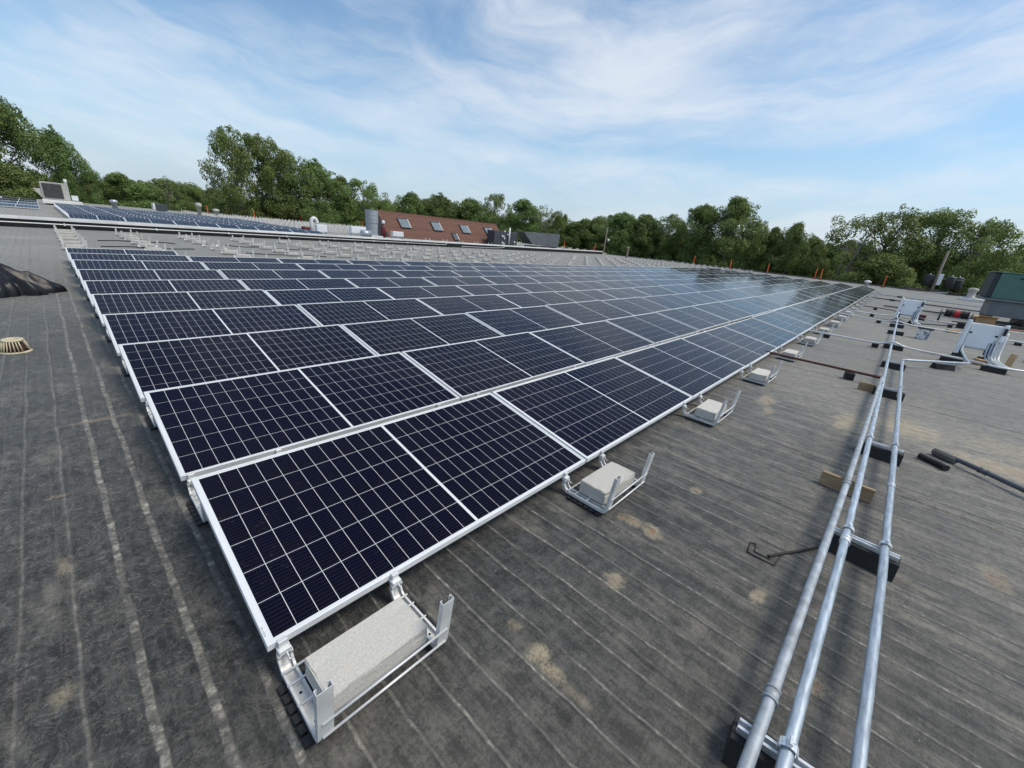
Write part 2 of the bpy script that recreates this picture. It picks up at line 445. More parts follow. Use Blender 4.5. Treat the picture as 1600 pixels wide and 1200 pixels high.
def mat_roof(name='roof_membrane', stains=True, pale=0.0):
    mt, N, bs = mat_new(name)
    geo = N.n('ShaderNodeNewGeometry')
    P = geo.outputs['Position']
    x, y, z = N.sep(P)
    wob = N.noise(P, 1.3, 3, 0.5)
    big = N.noise(P, 0.22, 5, 0.55)
    med = N.noise(P, 1.1, 6, 0.6)
    grain = N.noise(N.mapping(P, scale=(30, 4.5, 1)), 1.0, 8, 0.72)
    mott = N.noise(N.mapping(P, scale=(1.3, 0.9, 1), loc=(3, 8, 0)), 11.0, 8, 0.74)
    speck = N.noise(P, 85, 5, 0.75)
    scuff = N.noise(N.mapping(P, scale=(9, 44, 1), rot=(0, 0, R(24))), 1.0, 7, 0.76)
    wrk = N.noise(N.mapping(P, scale=(1.4, 1.0, 1), loc=(1, 5, 0)), 13.0, 6, 0.6, 1.2)
    crease = N.ramp(N.math('ABSOLUTE', N.math('SUBTRACT', wrk, 0.5)), 0.0, 0.016, True, 1.0, 0.0)
    cross = N.noise(N.mapping(P, scale=(0.8, 7.0, 1)), 1.0, 6, 0.66)
    # ribs of the steel deck telegraphing through, every 0.1524 m, lying along y
    ph = N.math('ADD', N.math('DIVIDE', x, 0.1524), N.math('MULTIPLY', N.math('SUBTRACT', wob, 0.5), 0.30))
    ph = N.math('ADD', ph, N.math('MULTIPLY', N.math('SUBTRACT', mott, 0.5), 0.14))
    fr = N.math('FRACT', N.math('ADD', ph, 0.62))
    dd = N.math('ABSOLUTE', N.math('SUBTRACT', fr, 0.5))
    rib_w = N.ramp(dd, 0.0, 0.16, True, 1.0, 0.0)
    dash = N.noise(N.mapping(P, scale=(2.4, 1.1, 1)), 1.6, 5, 0.62)
    dashf = N.noise(N.mapping(P, scale=(9, 13, 1)), 1.6, 7, 0.76)
    ridgeid = N.noise(N.xyz(N.math('FLOOR', N.math('ADD', ph, 0.62)), 0.0, 3.3), 1.7, 2, 0.5)
    dark = (0.0075, 0.0086, 0.009); mid = (0.063, 0.0635, 0.060)
    tone = N.math('ADD', N.math('ADD', N.math('MULTIPLY', grain, 0.26), N.math('MULTIPLY', scuff, 0.16)), N.math('ADD', N.math('MULTIPLY', mott, 0.34), N.math('MULTIPLY', speck, 0.24)))
    tn = N.ramp(tone, 0.435, 0.575)
    c = N.mix(tn, dark, mid)
    c = N.mix(N.math('MULTIPLY', N.ramp(cross, 0.52, 0.75), 0.25), c, (0.16, 0.15, 0.135))
    blot = N.noise(N.mapping(P, scale=(1.6, 0.9, 1), loc=(4, 2, 0)), 2.3, 9, 0.74)
    c = N.mix(N.math('MULTIPLY', N.ramp(blot, 0.52, 0.66, True, 0.0, 0.8), N.ramp(tn, 0.1, 0.9, False, 0.5, 1.0)), c, (0.150, 0.138, 0.115))
    c = N.mix(N.ramp(blot, 0.33, 0.47, True, 0.6, 0.0), c, (0.015, 0.017, 0.0175))
    st2 = N.noise(N.mapping(P, scale=(8.0, 0.9, 1), loc=(2, 7, 0)), 1.0, 9, 0.70)
    side = N.ramp(N.math('SUBTRACT', x, N.math('MULTIPLY', y, 1.0)), 0.9, 4.5, True, 0.0, 1.0)
    c = N.mix(N.math('MULTIPLY', N.math('MULTIPLY', N.ramp(st2, 0.46, 0.60), side), N.ramp(tn, 0.0, 1.0, False, 0.25, 0.75)), c, (0.205, 0.184, 0.150))
    c = N.mix(N.math('MULTIPLY', N.ramp(st2, 0.36, 0.46, True, 0.55, 0.0), side), c, (0.018, 0.019, 0.019))
    # patchy dust all over, plus grazing-angle sheen painted in as paling with distance
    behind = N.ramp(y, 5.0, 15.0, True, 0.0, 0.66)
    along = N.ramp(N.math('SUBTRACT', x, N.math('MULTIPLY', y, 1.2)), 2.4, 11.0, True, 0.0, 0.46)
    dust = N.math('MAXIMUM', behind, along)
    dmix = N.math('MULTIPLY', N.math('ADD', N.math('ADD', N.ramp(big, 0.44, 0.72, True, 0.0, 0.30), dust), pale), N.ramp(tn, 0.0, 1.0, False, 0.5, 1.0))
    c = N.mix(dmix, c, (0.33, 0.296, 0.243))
    c = N.mix(N.math('MULTIPLY', crease, N.ramp(mott, 0.45, 0.62, True, 0.0, 0.30)), c, (0.24, 0.225, 0.20))
    wide = N.math('MULTIPLY', N.ramp(x, -0.05, 0.1, True, 1.0, 0.0), N.ramp(x, -0.46, -0.40, True, 0.12, 1.0))     # chalky ribs left of the array
    thin = N.ramp(dd, 0.01, 0.06, True, 1.0, 0.0)
    rib = N.math('MAXIMUM', thin, N.math('MULTIPLY', N.ramp(dd, 0.06, 0.115, True, 1.0, 0.0), wide))
    rib_shade = N.math('MULTIPLY', N.ramp(dd, 0.05, 0.17, True, 1.0, 0.0), N.ramp(dash, 0.42, 0.62, True, 0.0, 0.42))  # shadow line beside each rib, painted into the colour
    c = N.mix(rib_shade, c, (0.024, 0.026, 0.026))
    patch = N.ramp(dash, 0.34, 0.50, True, 0.12, 1.0)
    ribm = N.math('MULTIPLY', rib, N.math('MULTIPLY', patch, N.math('ADD', N.math('MULTIPLY', N.ramp(dashf, 0.40, 0.60, True, 0.42, 1.0), N.math('SUBTRACT', 1.0, wide)), N.math('MULTIPLY', N.ramp(dashf, 0.40, 0.62, True, 0.22, 1.1), wide))))
    ribm = N.math('MULTIPLY', ribm, N.math('MAXIMUM', N.ramp(ridgeid, 0.3, 0.58, True, 0.45, 1.0), wide))
    c = N.mix(N.math('MULTIPLY', ribm, 0.85), c, N.mix(N.ramp(dashf, 0.5, 0.72), (0.22, 0.205, 0.175), (0.46, 0.43, 0.36)))
    fl = N.noise(P, 22, 4, 0.65)
    c = N.mix(N.math('MULTIPLY', N.ramp(fl, 0.68, 0.74), 0.55), c, (0.36, 0.34, 0.30))
    h = N.math('ADD', N.math('MULTIPLY', rib_w, 0.30), N.math('ADD', N.math('MULTIPLY', med, 0.8), N.math('ADD', N.math('MULTIPLY', mott, 0.45), N.math('ADD', N.math('MULTIPLY', speck, 0.12), N.math('MULTIPLY', crease, 0.10)))))
    if stains:
        tot = None; brown = None
        wx = N.math('MULTIPLY', N.math('SUBTRACT', N.noise(P, 11, 8, 0.72), 0.5), 3.0)
        for (sx, sy, ra, rb, st, br) in STAINS:
            a = N.math('DIVIDE', N.math('SUBTRACT', x, sx), ra)
            b = N.math('DIVIDE', N.math('SUBTRACT', y, sy), rb)
            q = N.math('ADD', N.math('SQRT', N.math('ADD', N.math('MULTIPLY', a, a), N.math('MULTIPLY', b, b))), wx)
            k = N.ramp(q, 0.3, 1.45, True, st, 0.0)
            tot = k if tot is None else N.math('MAXIMUM', tot, k)
            kb = N.math('MULTIPLY', N.ramp(q, 0.2, 0.9, True, 1.0, 0.0), br)
            brown = kb if brown is None else N.math('MAXIMUM', brown, kb)
        sand = N.mix(brown, (0.40, 0.335, 0.225), (0.28, 0.155, 0.07))
        c = N.mix(N.math('MULTIPLY', tot, N.ramp(N.math('ADD', N.math('MULTIPLY', speck, 0.5), N.math('MULTIPLY', mott, 0.5)), 0.38, 0.58, True, 0.25, 1.0)), c, sand)
    N.l(c, bs.inputs['Base Color'])
    N.l(N.ramp(tone, 0.3, 0.7, False, 0.62, 0.86), bs.inputs['Roughness'])
    bs.inputs['Specular IOR Level'].default_value = 0.32
    bs.inputs['Sheen Weight'].default_value = 0.30
    bs.inputs['Sheen Roughness'].default_value = 0.45
    bs.inputs['Sheen Tint'].default_value = (1.0, 0.95, 0.86, 1)
    bump(N, bs, h, 0.8, 0.016)
    return mt
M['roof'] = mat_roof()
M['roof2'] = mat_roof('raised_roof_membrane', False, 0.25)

def mat_ground():
    mt, N, bs = mat_new('grass_ground')
    geo = N.n('ShaderNodeNewGeometry')
    n1 = N.noise(geo.outputs['Position'], 0.05, 6, 0.6)
    n2 = N.noise(geo.outputs['Position'], 2.0, 5, 0.6)
    c = N.mix(n1, (0.05, 0.075, 0.025), (0.10, 0.11, 0.05))
    c = N.mix(N.ramp(n2, 0.4, 0.7), c, (0.07, 0.09, 0.035))
    N.l(c, bs.inputs['Base Color']); bs.inputs['Roughness'].default_value = 0.95
    bump(N, bs, n2, 0.6, 0.1)
    return mt
M['ground'] = mat_ground()

def mat_leaf(name, a, b, tr=0.42):
    mt, N, bs = mat_new(name)
    geo = N.n('ShaderNodeNewGeometry')
    oi = N.n('ShaderNodeObjectInfo')
    nz = N.noise(geo.outputs['Position'], 0.45, 4, 0.6)
    rnd = N.n('ShaderNodeTexWhiteNoise', noise_dimensions='1D')
    N.l(geo.outputs['Random Per Island'], rnd.inputs['W'])
    f = N.math('ADD', N.math('MULTIPLY', nz, 0.55), N.math('MULTIPLY', rnd.outputs[0], 0.45))
    c = N.mix(N.ramp(f, 0.25, 0.75), a, b)
    hv = N.n('ShaderNodeHueSaturation')
    N.l(c, hv.inputs['Color'])
    N.l(N.ramp(oi.outputs['Random'], 0, 1, False, 0.485, 0.515), hv.inputs['Hue'])
    N.l(N.ramp(oi.outputs['Random'], 0, 1, False, 0.85, 1.2), hv.inputs['Value'])
    N.l(hv.outputs[0], bs.inputs['Base Color'])
    bs.inputs['Roughness'].default_value = 0.55
    bs.inputs['Specular IOR Level'].default_value = 0.35
    tb = N.n('ShaderNodeBsdfTranslucent')
    N.l(hv.outputs[0], tb.inputs[0])
    mx = N.n('ShaderNodeMixShader'); mx.inputs[0].default_value = tr
    out = [n for n in N.t.nodes if n.type == 'OUTPUT_MATERIAL'][0]
    N.l(bs.outputs[0], mx.inputs[1]); N.l(tb.outputs[0], mx.inputs[2]); N.l(mx.outputs[0], out.inputs[0])
    return mt
M['leaf'] = mat_leaf('leaf_green', (0.105, 0.155, 0.040), (0.27, 0.345, 0.11))
M['leaf_dark'] = mat_leaf('leaf_dark_green', (0.085, 0.132, 0.036), (0.22, 0.295, 0.09))
M['leaf_pale'] = mat_leaf('leaf_pale_green', (0.10, 0.14, 0.038), (0.22, 0.27, 0.095))

def mat_shingle():
    mt, N, bs = mat_new('brown_shingle')
    tcn = N.n('ShaderNodeTexCoord')
    oi = N.n('ShaderNodeObjectInfo')
    nz = N.noise(tcn.outputs['Object'], 5, 5, 0.6)
    big = N.noise(tcn.outputs['Object'], 0.5, 4, 0.6)
    c = N.mix(nz, (0.115, 0.055, 0.040), (0.175, 0.088, 0.062))
    c = N.mix(N.math('MULTIPLY', N.ramp(big, 0.5, 0.75), 0.4), c, (0.10, 0.06, 0.045))
    c = N.mix(1.0, c, N.ramp(oi.outputs['Random'], 0, 1, False, 0.88, 1.12), 'MULTIPLY')
    N.l(c, bs.inputs['Base Color']); bs.inputs['Roughness'].default_value = 0.9
    bump(N, bs, N.noise(tcn.outputs['Object'], 40, 3, 0.6), 0.4, 0.01)
    return mt
M['shingle'] = mat_shingle()

def mat_print():
    """the printed glyph-like pattern of a white carton"""
    mt, N, bs = mat_new('printed_white_carton')
    tcn = N.n('ShaderNodeTexCoord')
    nz = N.noise(N.mapping(tcn.outputs['Object'], scale=(9, 14, 14)), 1.5, 3, 0.6)
    N.l(N.mix(N.ramp(nz, 0.53, 0.60), (0.72, 0.72, 0.72), (0.10, 0.11, 0.13)), bs.inputs['Base Color'])
    bs.inputs['Roughness'].default_value = 0.6
    return mt
M['print'] = mat_print()
# ------------------------------------------------------------------ the setting: ground, roofs, parapet
GZ = -6.0
XE, YE = 60.5, 82.0                # far edges of the building
XW, YS = -16.0, -24.0
tag(MB().add([(-1500, -1500, GZ), (1500, -1500, GZ), (1500, 1500, GZ), (-1500, 1500, GZ)], [(0, 1, 2, 3)]).build('ground', M['ground']), kind='structure')
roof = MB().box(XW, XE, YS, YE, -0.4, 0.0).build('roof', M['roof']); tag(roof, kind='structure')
bw = MB().box(XW + .3, XE - .3, YS + .3, YE - .3, GZ - .2, -0.4).build('building_wall', M['brick_wall']); tag(bw, kind='structure')
def pary(x): return 26.2 + 0.128 * (x + 1.4)      # front face of the low wall across the roof
PX1 = 58.0
Z2 = 0.2
y0, y1 = pary(XW) + .3, pary(XE) + .3
vs = [(XW, y0, 0.004), (XE - .1, y1, 0.004), (XE - .1, YE - .1, 0.004), (XW, YE - .1, 0.004), (XW, y0, Z2), (XE - .1, y1, Z2), (XE - .1, YE - .1, Z2), (XW, YE - .1, Z2)]
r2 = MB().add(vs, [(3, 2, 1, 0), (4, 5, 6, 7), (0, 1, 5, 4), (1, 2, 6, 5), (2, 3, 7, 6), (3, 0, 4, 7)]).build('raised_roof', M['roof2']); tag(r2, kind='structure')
# lap seams of the membrane, thin strips welded on the sheet
for sx in (-0.72, 4.02, 7.05, 10.1, 13.15, 16.2):
    b = MB()
    ys = np.linspace(-9, 25.0, 60)
    prev = None
    rr = random.Random(int(sx * 10))
    vs = []; fs = []
    for i, yy in enumerate(ys):
        e = rr.uniform(-.006, .006)
        vs += [(sx + e, yy, 0.0005), (sx + .004 + e, yy, .0035), (sx + .075, yy, .0035), (sx + .079, yy, .0005)]
    for i in range(len(ys) - 1):
        for k in range(3):
            a = i * 4 + k
            fs.append((a, a + 1, a + 5, a + 4))
    b.add(vs, fs)
    b.build('seam', M['roof'], roof)
# folds where the sheet has buckled
for (fx, fy0, fy1, fw, fh, sd_) in ((.735, -1.30, -.58, .035, .011, 1), (-.512, .2, 2.7, .012, .007, 2), (2.95, -1.3, -.2, .02, .006, 3), (1.12, -1.35, -.45, .014, .005, 4), (3.9, -2.6, -1.75, .03, .010, 5)):
    rr = random.Random(sd_); vs = []; fs = []
    nn = 40; off = 0.0
    for i in range(nn + 1):
        t = i / nn; yy = fy0 + (fy1 - fy0) * t
        off += rr.uniform(-.003, .003); e_ = math.sin(math.pi * t) ** .5; w_ = fw * (.7 + .5 * rr.random()) * max(.1, e_)
        for (du, dh) in ((-1, 0), (-.45, .75), (0, 1), (.5, .6), (1.3, 0)):
            vs.append((fx + off + du * w_, yy, .0006 + dh * fh * e_ * (.75 + .4 * rr.random())))
    for i in range(nn):
        for k in range(4):
            a = i * 5 + k; fs.append((a, a + 1, a + 6, a + 5))
    MB().add(vs, fs, True).build('membrane_fold', M['roof'], roof)
edge = MB()
edge.box(XE - .18, XE + .03, YS, y1 - 1.2, 0.0, 0.12)
edge.box(XE + .03, XE + .06, YS, y1 - 1.2, -0.25, 0.09)
tag(edge.build('roof_edge', M['grey_siding']), kind='structure')

# low wall (parapet) with coping sections
par = empty('parapet_wall', (XW, pary(XW), 0))
tag(par, 'long low black wall with white metal coping crossing the roof behind the panels', 'wall')
ang = math.atan(0.128)
par.rotation_euler = (0, 0, ang)
PL = (PX1 - XW) / math.cos(ang)
b = MB()
nseg = 90
rr = random.Random(3)
vs = []; fs = []
for i in range(nseg + 1):          # slightly buckled face of the membrane
    xx = PL * i / nseg
    for zz in (0.002, 0.17, 0.335):
        vs.append((xx, rr.uniform(-.012, .012), zz))
for i in range(nseg):
    for k in range(2):
        a = i * 3 + k
        fs.append((a, a + 3, a + 4, a + 1))
b.add(vs, fs, True)
b.box(0, PL, .02, .28, .002, .352)
b.build('wall_face', M['black_felt'], par)
seclen = 3.05
k = 0
while k * seclen < PL:
    x0, x1 = k * seclen + .004, min((k + 1) * seclen - .004, PL)
    dz = rr.uniform(-.004, .004)
    c = MB()
    c.box(x0, x1, -.035, -.02, .325 + dz, .43 + dz)
    c.add([(x0, -.035, .4305 + dz), (x1, -.035, .4305 + dz), (x1, .34, .435 + dz), (x0, .34, .435 + dz)], [(0, 1, 2, 3)])
    c.box(x0, x1, .325, .34, .30 + dz, .434 + dz)
    c.build('coping', M['white_metal'], par)
    k += 1

# ------------------------------------------------------------------ solar panels
PLEN, PWID, GAP, TILT, PITCH, H0 = 2.094, 1.038, 0.02, R(10.39), 1.4041, 0.15
STEP = PLEN + GAP
def frame_mesh():
    prof = [(.0125, -.0045), (.0125, 0.0), (.001, 0.0), (0.0, -.001), (0.0, -.008), (.003, -.0085), (.003, -.0125), (0, -.013), (0, -.021), (.003, -.0215), (.003, -.0255), (0, -.026), (0, -.035), (.022, -.035), (.022, -.033)]
    vs = []; fs = []
    for (d, z) in prof:
        vs += [(d, d, z), (PLEN - d, d, z), (PLEN - d, PWID - d, z), (d, PWID - d, z)]
    for i in range(len(prof) - 1):
        for k in range(4):
            k2 = (k + 1) % 4
            fs.append((i * 4 + k, i * 4 + k2, (i + 1) * 4 + k2, (i + 1) * 4 + k))
    b = MB(); b.add(vs, fs)
    me = b.mesh('frame', M['frame'])
    bm_flip(me)
    return me
def bm_flip(me):
    import bmesh
    bm = bmesh.new(); bm.from_mesh(me); bmesh.ops.recalc_face_normals(bm, faces=bm.faces); bm.to_mesh(me); bm.free(); me.update()
ME_FRAME = frame_mesh()
ME_BACK = MB().box(.0126, PLEN - .0126, .0126, PWID - .0126, -.0075, -.0035).mesh('backsheet', M['backsheet'])
CX0, CY0 = 0.026, 0.021
CPX = (PLEN / 2 - 0.008 - CX0) / 12
CPY = (PWID - 2 * CY0) / 6
CG = 0.0026
def cell_pos(i, j):
    x = CX0 + i * CPX if i < 12 else PLEN / 2 + .008 + (i - 12) * CPX
    return x, CY0 + j * CPY
def cell_geo(x, y, z0=-.0034, z1=-.0030):
    a, b_, c, d = x + CG / 2, x + CPX - CG / 2, y + CG / 2, y + CPY - CG / 2
    q = .0008
    top = [(a + q, c), (b_ - q, c), (b_, c + q), (b_, d - q), (b_ - q, d), (a + q, d), (a, d - q), (a, c + q)]
    return top, (a, b_, c, d), z0, z1
def cells_mesh(name, lst):
    vs = []; fs = []; uvs = []
    for (x, y) in lst:
        top, (a, b_, c, d), z0, z1 = cell_geo(x, y)
        s0 = len(vs)
        vs += [(p[0], p[1], z1) for p in top] + [(p[0], p[1], z0) for p in top]
        U = [((p[0] - a) / (b_ - a), (p[1] - c) / (d - c)) for p in top]
        fs.append(tuple(s0 + k for k in range(8))); uvs += U
        for k in range(8):
            k2 = (k + 1) % 8
            fs.append((s0 + k2, s0 + k, s0 + 8 + k, s0 + 8 + k2)); uvs += [U[k2], U[k], U[k], U[k2]]
    me = bpy.data.meshes.new(name)
    me.from_pydata(vs, [], fs)
    me.materials.append(M['cell'])
    ul = me.uv_layers.new(name='UVMap')
    ul.data.foreach_set('uv', [q for p in uvs for q in p])
    me.update()
    return me
ME_CELL = cells_mesh('cell', [(0, 0)])
ME_CELLS = cells_mesh('cell_grid', [cell_pos(i, j) for i in range(24) for j in range(6)])
ME_JBOX = MB().box(PLEN / 2 - .06, PLEN / 2 + .06, PWID - .12, PWID - .05, -.026, -.008).mesh('junction_box', M['rubber'])
DETAIL = {(1, 0), (1, 1), (2, 0), (2, 1), (3, 0), (3, 1), (4, 0), (5, 0)}
NP = 21
rp = random.Random(11)
def make_panel(r, k, loc, label, group, detail):
    p = empty('solar_panel', loc, (TILT + rp.uniform(-.004, .004), rp.uniform(-.0015, .0015), 0))
    tag(p, label, 'solar panel', group)
    tint = min(1.0, max(0.0, rp.gauss(0.35, 0.33)))
    inst('frame', ME_FRAME, p)
    inst('backsheet', ME_BACK, p)
    if detail:
        for j in range(6):
            for i in range(24):
                x, y = cell_pos(i, j)
                o = bpy.data.objects.new('cell', ME_CELL)
                o.location = (x, y, 0); o.parent = p; o['panel_tint'] = tint
                COL.objects.link(o)
    else:
        o = inst('cell_grid', ME_CELLS, p); o['panel_tint'] = tint; o['kind'] = 'stuff'
    return p
for r in range(1, 11):
    for k in range(NP if r < 10 else 1):
        yy = (r - 1) * PITCH
        dz = 0.012 * math.sin(k * .9 + r * 1.7) * (0 if (k < 2 and r < 4) else 1)
        if r == 10:
            lab = 'single solar panel of the rearmost row, at the left corner of the array'
        else:
            lab = 'solar panel in the %s row from the front, %s from the left end' % (ordinal(r), ordinal(k + 1))
        p = make_panel(r, k, (k * STEP, yy, H0 + dz), lab, 'solar panels of the large array', (r, k) in DETAIL)
        if (r, k) == (1, 0):
            b = MB(); b.box(.0025, .0115, .035, .10, .0002, .0005)
            st = b.build('sticker', M['white_paint'], p)
            for q in range(9):
                MB().box(.004, .010, .042 + q * .0055, .042 + q * .0055 + random.choice((.0012, .0025)), .0006, .0008).build('printed_bar', M['black_metal'], st)

# ------------------------------------------------------------------ mounting brackets
CH = 0.235
def bracket_path():
    pts = [(-0.012, .108), (-0.004, .085), (-.006, .068)]
    c = (-.06, .075)                   # lower rear bend
    for a in np.linspace(0, -90, 7):
        pts.append((-.062 + .054 * math.cos(R(a)), .072 + .050 * math.sin(R(a))))
    pts += [(-.15, .022), (-.25, .022)]
    for a in np.linspace(-90, -172, 7):
        pts.append((-.318 + .042 * math.cos(R(a)), .064 + .042 * math.sin(R(a))))
    pts += [(-.368, .13), (-.377, .21), (-.386, .300)]
    return pts
def sweep_channel(b, xc, simple_prof=False):
    pts = [Vector((0, y, z)) for (y, z) in bracket_path()]
    w, h, t, lip = .026, .021, .0022, .009
    if simple_prof:
        prof = [(-w, 0), (w, 0), (w, h), (-w, h)]
    else:
        prof = [(-w + lip, h), (-w, h), (-w, 0), (w, 0), (w, h), (w - lip, h), (w - lip, h - t), (w - t, h - t), (w - t, t), (-w + t, t), (-w + t, h - t), (-w + lip, h - t)]
    n = len(prof)
    vs = []; fs = []
    for i, p in enumerate(pts):
        if i == 0: d = pts[1] - pts[0]
        elif i == len(pts) - 1: d = pts[-1] - pts[-2]
        else: d = (pts[i + 1] - p).normalized() + (p - pts[i - 1]).normalized()
        d.normalize()
        nrm = Vector((0, -d.z, d.y))   # left of travel in the yz plane
        nrm = -nrm if nrm.dot(Vector((0, -.2, .16)) - p) < 0 else nrm
        for (s_, h_) in prof:
            vs.append(Vector((xc + s_, p.y, p.z)) + nrm * h_)
    for i in range(len(pts) - 1):
        for k in range(n):
            k2 = (k + 1) % n
            fs.append((i * n + k, (i + 1) * n + k, (i + 1) * n + k2, i * n + k2))
    fs.append(tuple(range(n))); fs.append(tuple((len(pts) - 1) * n + k for k in reversed(range(n))))
    b.add(vs, fs)
def mk_channel(sx):
    b = MB(); sweep_channel(b, 0.0)
    # stamped ribs across the trough
    for yy in (-.115, -.205, -.29):
        b.box(-.0235, .0235, yy - .002, yy + .002, .0245, .030)
    me = b.mesh('channel', M['alu']); bm_flip(me)
    return me
ME_CHAN = mk_channel(0)
def mk_holes():
    b = MB()
    for yy in (-.15, -.275):
        b.lathe([(.0055, 0), (.0055, .0006)], (0, yy, .0248), 10)
    return b.mesh('bolt_hole', M['rubber'])
ME_HOLE = mk_holes()
ME_PAD = (lambda b: [b.box(-.052, .036, -.07 - i * .044 - .034, -.07 - i * .044, .0005, .0165) for i in range(6)] and b)(MB().box(-.030, .028, -.325, -.06, .004, .0205)).mesh('rubber_pad', M['rubber'])
def mk_rod(y, z, r=.0045, ext=.03):
    return MB().tube([(-CH - ext, y, z), (CH + ext, y, z)], r, 8).mesh('rod', M['alu_raw'])
ME_RODS = [mk_rod(-.062, .052), mk_rod(-.205, .047, .004), mk_rod(-.363, .062, .0048, .012), mk_rod(-.370, .135, .0048, .012), mk_rod(-.115, .047, .004)]
def mk_clamp():
    b = MB()
    b.cbox(-.022, .022, -.030, .004, .098, .124, .003)
    b.cbox(-.016, .016, -.016, .006, .118, .154, .002)
    b.tube([(.004, -.022, .112), (.006, -.052, .092)], .0032, 6)
    b.tube([(.006, -.050, .0935), (.0062, -.054, .0907)], .0065, 6)
    return b.mesh('clamp', M['alu_raw'])
ME_CLAMP = mk_clamp()
ME_BLOCK = None
def mk_block(seed):
    """dry-cast ballast block: sharp but slightly worn, one side split"""
    import bmesh
    rr = random.Random(seed)
    bm = bmesh.new()
    bmesh.ops.create_cube(bm, size=1)
    for v in bm.verts: v.co = Vector((v.co.x * .397, v.co.y * .194, v.co.z * .092 + .046))
    bmesh.ops.bevel(bm, geom=list(bm.edges), offset=.004, segments=2, affect='EDGES')
    bmesh.ops.subdivide_edges(bm, edges=[e for e in bm.edges if e.calc_length() > .05], cuts=4, use_grid_fill=True)
    for v in bm.verts:
        v.co += Vector((rr.uniform(-1, 1), rr.uniform(-1, 1), rr.uniform(-.6, .6))) * .0010
        near = (abs(v.co.x) > .185) + (abs(v.co.y) > .088) + (abs(v.co.z - .046) > .038)
        if near >= 2 and rr.random() < .14:
            v.co -= Vector((math.copysign(.006, v.co.x) * (abs(v.co.x) > .185), math.copysign(.006, v.co.y) * (abs(v.co.y) > .088), math.copysign(.006, v.co.z - .046) * (abs(v.co.z - .046) > .038))) * rr.uniform(.4, 1.1)
    me = bpy.data.meshes.new('concrete_block'); bm.to_mesh(me); bm.free()
    me.materials.append(M['concrete'])
    return me
ME_BLOCKS = [mk_block(s) for s in range(3)]

def full_bracket(loc, label, group, clamp=True):
    e = empty('mounting_bracket', loc)
    tag(e, label, 'bracket', group)
    for sx in (-1, 1):
        c = inst('channel', ME_CHAN, e, (sx * CH, 0, 0))
        inst('bolt_hole', ME_HOLE, c)
        inst('rubber_pad', ME_PAD, e, (sx * CH, 0, 0), scale=(-sx if sx > 0 else 1, 1, 1))
        if clamp: inst('clamp', ME_CLAMP, e, (sx * CH, 0, 0))
    for mr in ME_RODS: inst('rod', mr, e)
    return e
def bracket_x(k): return 0.282 if k == 0 else k * STEP - .045
nblk = 0
rb = random.Random(5)
def put_block(x, y, label, group, dy=-.222, z=.0515):
    global nblk
    o = inst('concrete_block', ME_BLOCKS[nblk % 3], None, (x + rb.uniform(-.012, .012), y + dy + rb.uniform(-.006, .006), z), (0, 0, rb.uniform(-.02, .02)))
    tag(o, label, 'block', group); nblk += 1
    return o
for k in range(NP + 1):
    x = bracket_x(k) if k < NP else NP * STEP - .3
    full_bracket((x, 0, 0), 'aluminium ballast bracket at the front edge of the array, %s from the near end' % ordinal(k + 1), 'brackets along the front edge of the array')
    dx = -.009 if k == 0 else -.045 + rb.uniform(-.02, .02)
    put_block(x + dx, 0, 'grey concrete block in the front edge bracket that is %s from the near end' % ordinal(k + 1), 'ballast blocks along the front edge')
for r in range(2, 11):
    for k in range({2: 7, 3: 4, 4: 2}.get(r, 1)):
        full_bracket((bracket_x(k), (r - 1) * PITCH, 0), 'bracket in the gap before panel row %s from the front, %s from the left' % (ordinal(r), ordinal(k + 1)), 'brackets between the panel rows')

# the field of brackets that still has no panels
def simple_bracket_geo(b, ox=0, oy=0, oz=0, low=False):
    t = MB()
    if low:
        for sx in (-1, 1):
            x = sx * CH
            t.box(x - .026, x + .026, -.345, -.02, .02, .045)
            t.box(x - .026, x + .026, -.372, -.345, .02, .30)
            t.box(x - .026, x + .026, -.02, .004, .02, .12)
        t.box(-CH, CH, -.368, -.358, .125, .14); t.box(-CH, CH, -.365, -.355, .055, .068); t.box(-CH, CH, -.066, -.056, .05, .062)
    else:
        for sx in (-1, 1): sweep_channel(t, sx * CH, True)
        t.box(-CH, CH, -.373, -.364, .13, .139); t.box(-CH, CH, -.366, -.357, .057, .066); t.box(-CH, CH, -.066, -.057, .048, .057); t.box(-CH, CH, -.21, -.201, .043, .051)
    b.add([(p[0] + ox, p[1] + oy, p[2] + oz) for p in t.v], t.f)
sb = MB(); simple_bracket_geo(sb); ME_SB = sb.mesh('empty_bracket', M['alu_dull']); bm_flip(ME_SB)
for r in range(10, 19):
    for k in range(0, 28):
        if r == 10 and k < 1: continue
        if k == 0 and r < 13: continue
        x = bracket_x(k)
        o = inst('empty_bracket', ME_SB, None, (x + rb.uniform(-.03, .03), (r - 1) * PITCH + rb.uniform(-.03, .03), 0), (0, 0, rb.uniform(-.02, .02)))
        tag(o, 'bare aluminium bracket behind the array, %s row back, %s from the left' % (ordinal(r - 9), ordinal(k + 1)), 'bracket', 'brackets waiting for panels behind the array')
        if not (k == 2 and r == 15) and (k + r * 3) % 11:
            put_block(x - .01, (r - 1) * PITCH, 'ballast block in a bare bracket, %s row behind the panels, %s from the left' % (ordinal(r - 9), ordinal(k + 1)), 'blocks in the bare brackets')
b = MB()
for iy in range(33):
    for ix in range(22):
        x = 14.2 + ix * STEP + rb.uniform(-.05, .05); y = 33.6 + iy * PITCH
        if y < pary(x) + 1.2 or x > XE - 1 or y > YE - 2: continue
        if 21 < x < 52 and 34.0 < y < 43: continue
        if y < 36.5 and x < 23: continue
        simple_bracket_geo(b, x, y, Z2, True)
tag(b.build('distant_brackets', M['alu_dull']), 'mass of bare aluminium brackets covering the raised roof behind the wall', 'bracket', None, 'stuff')

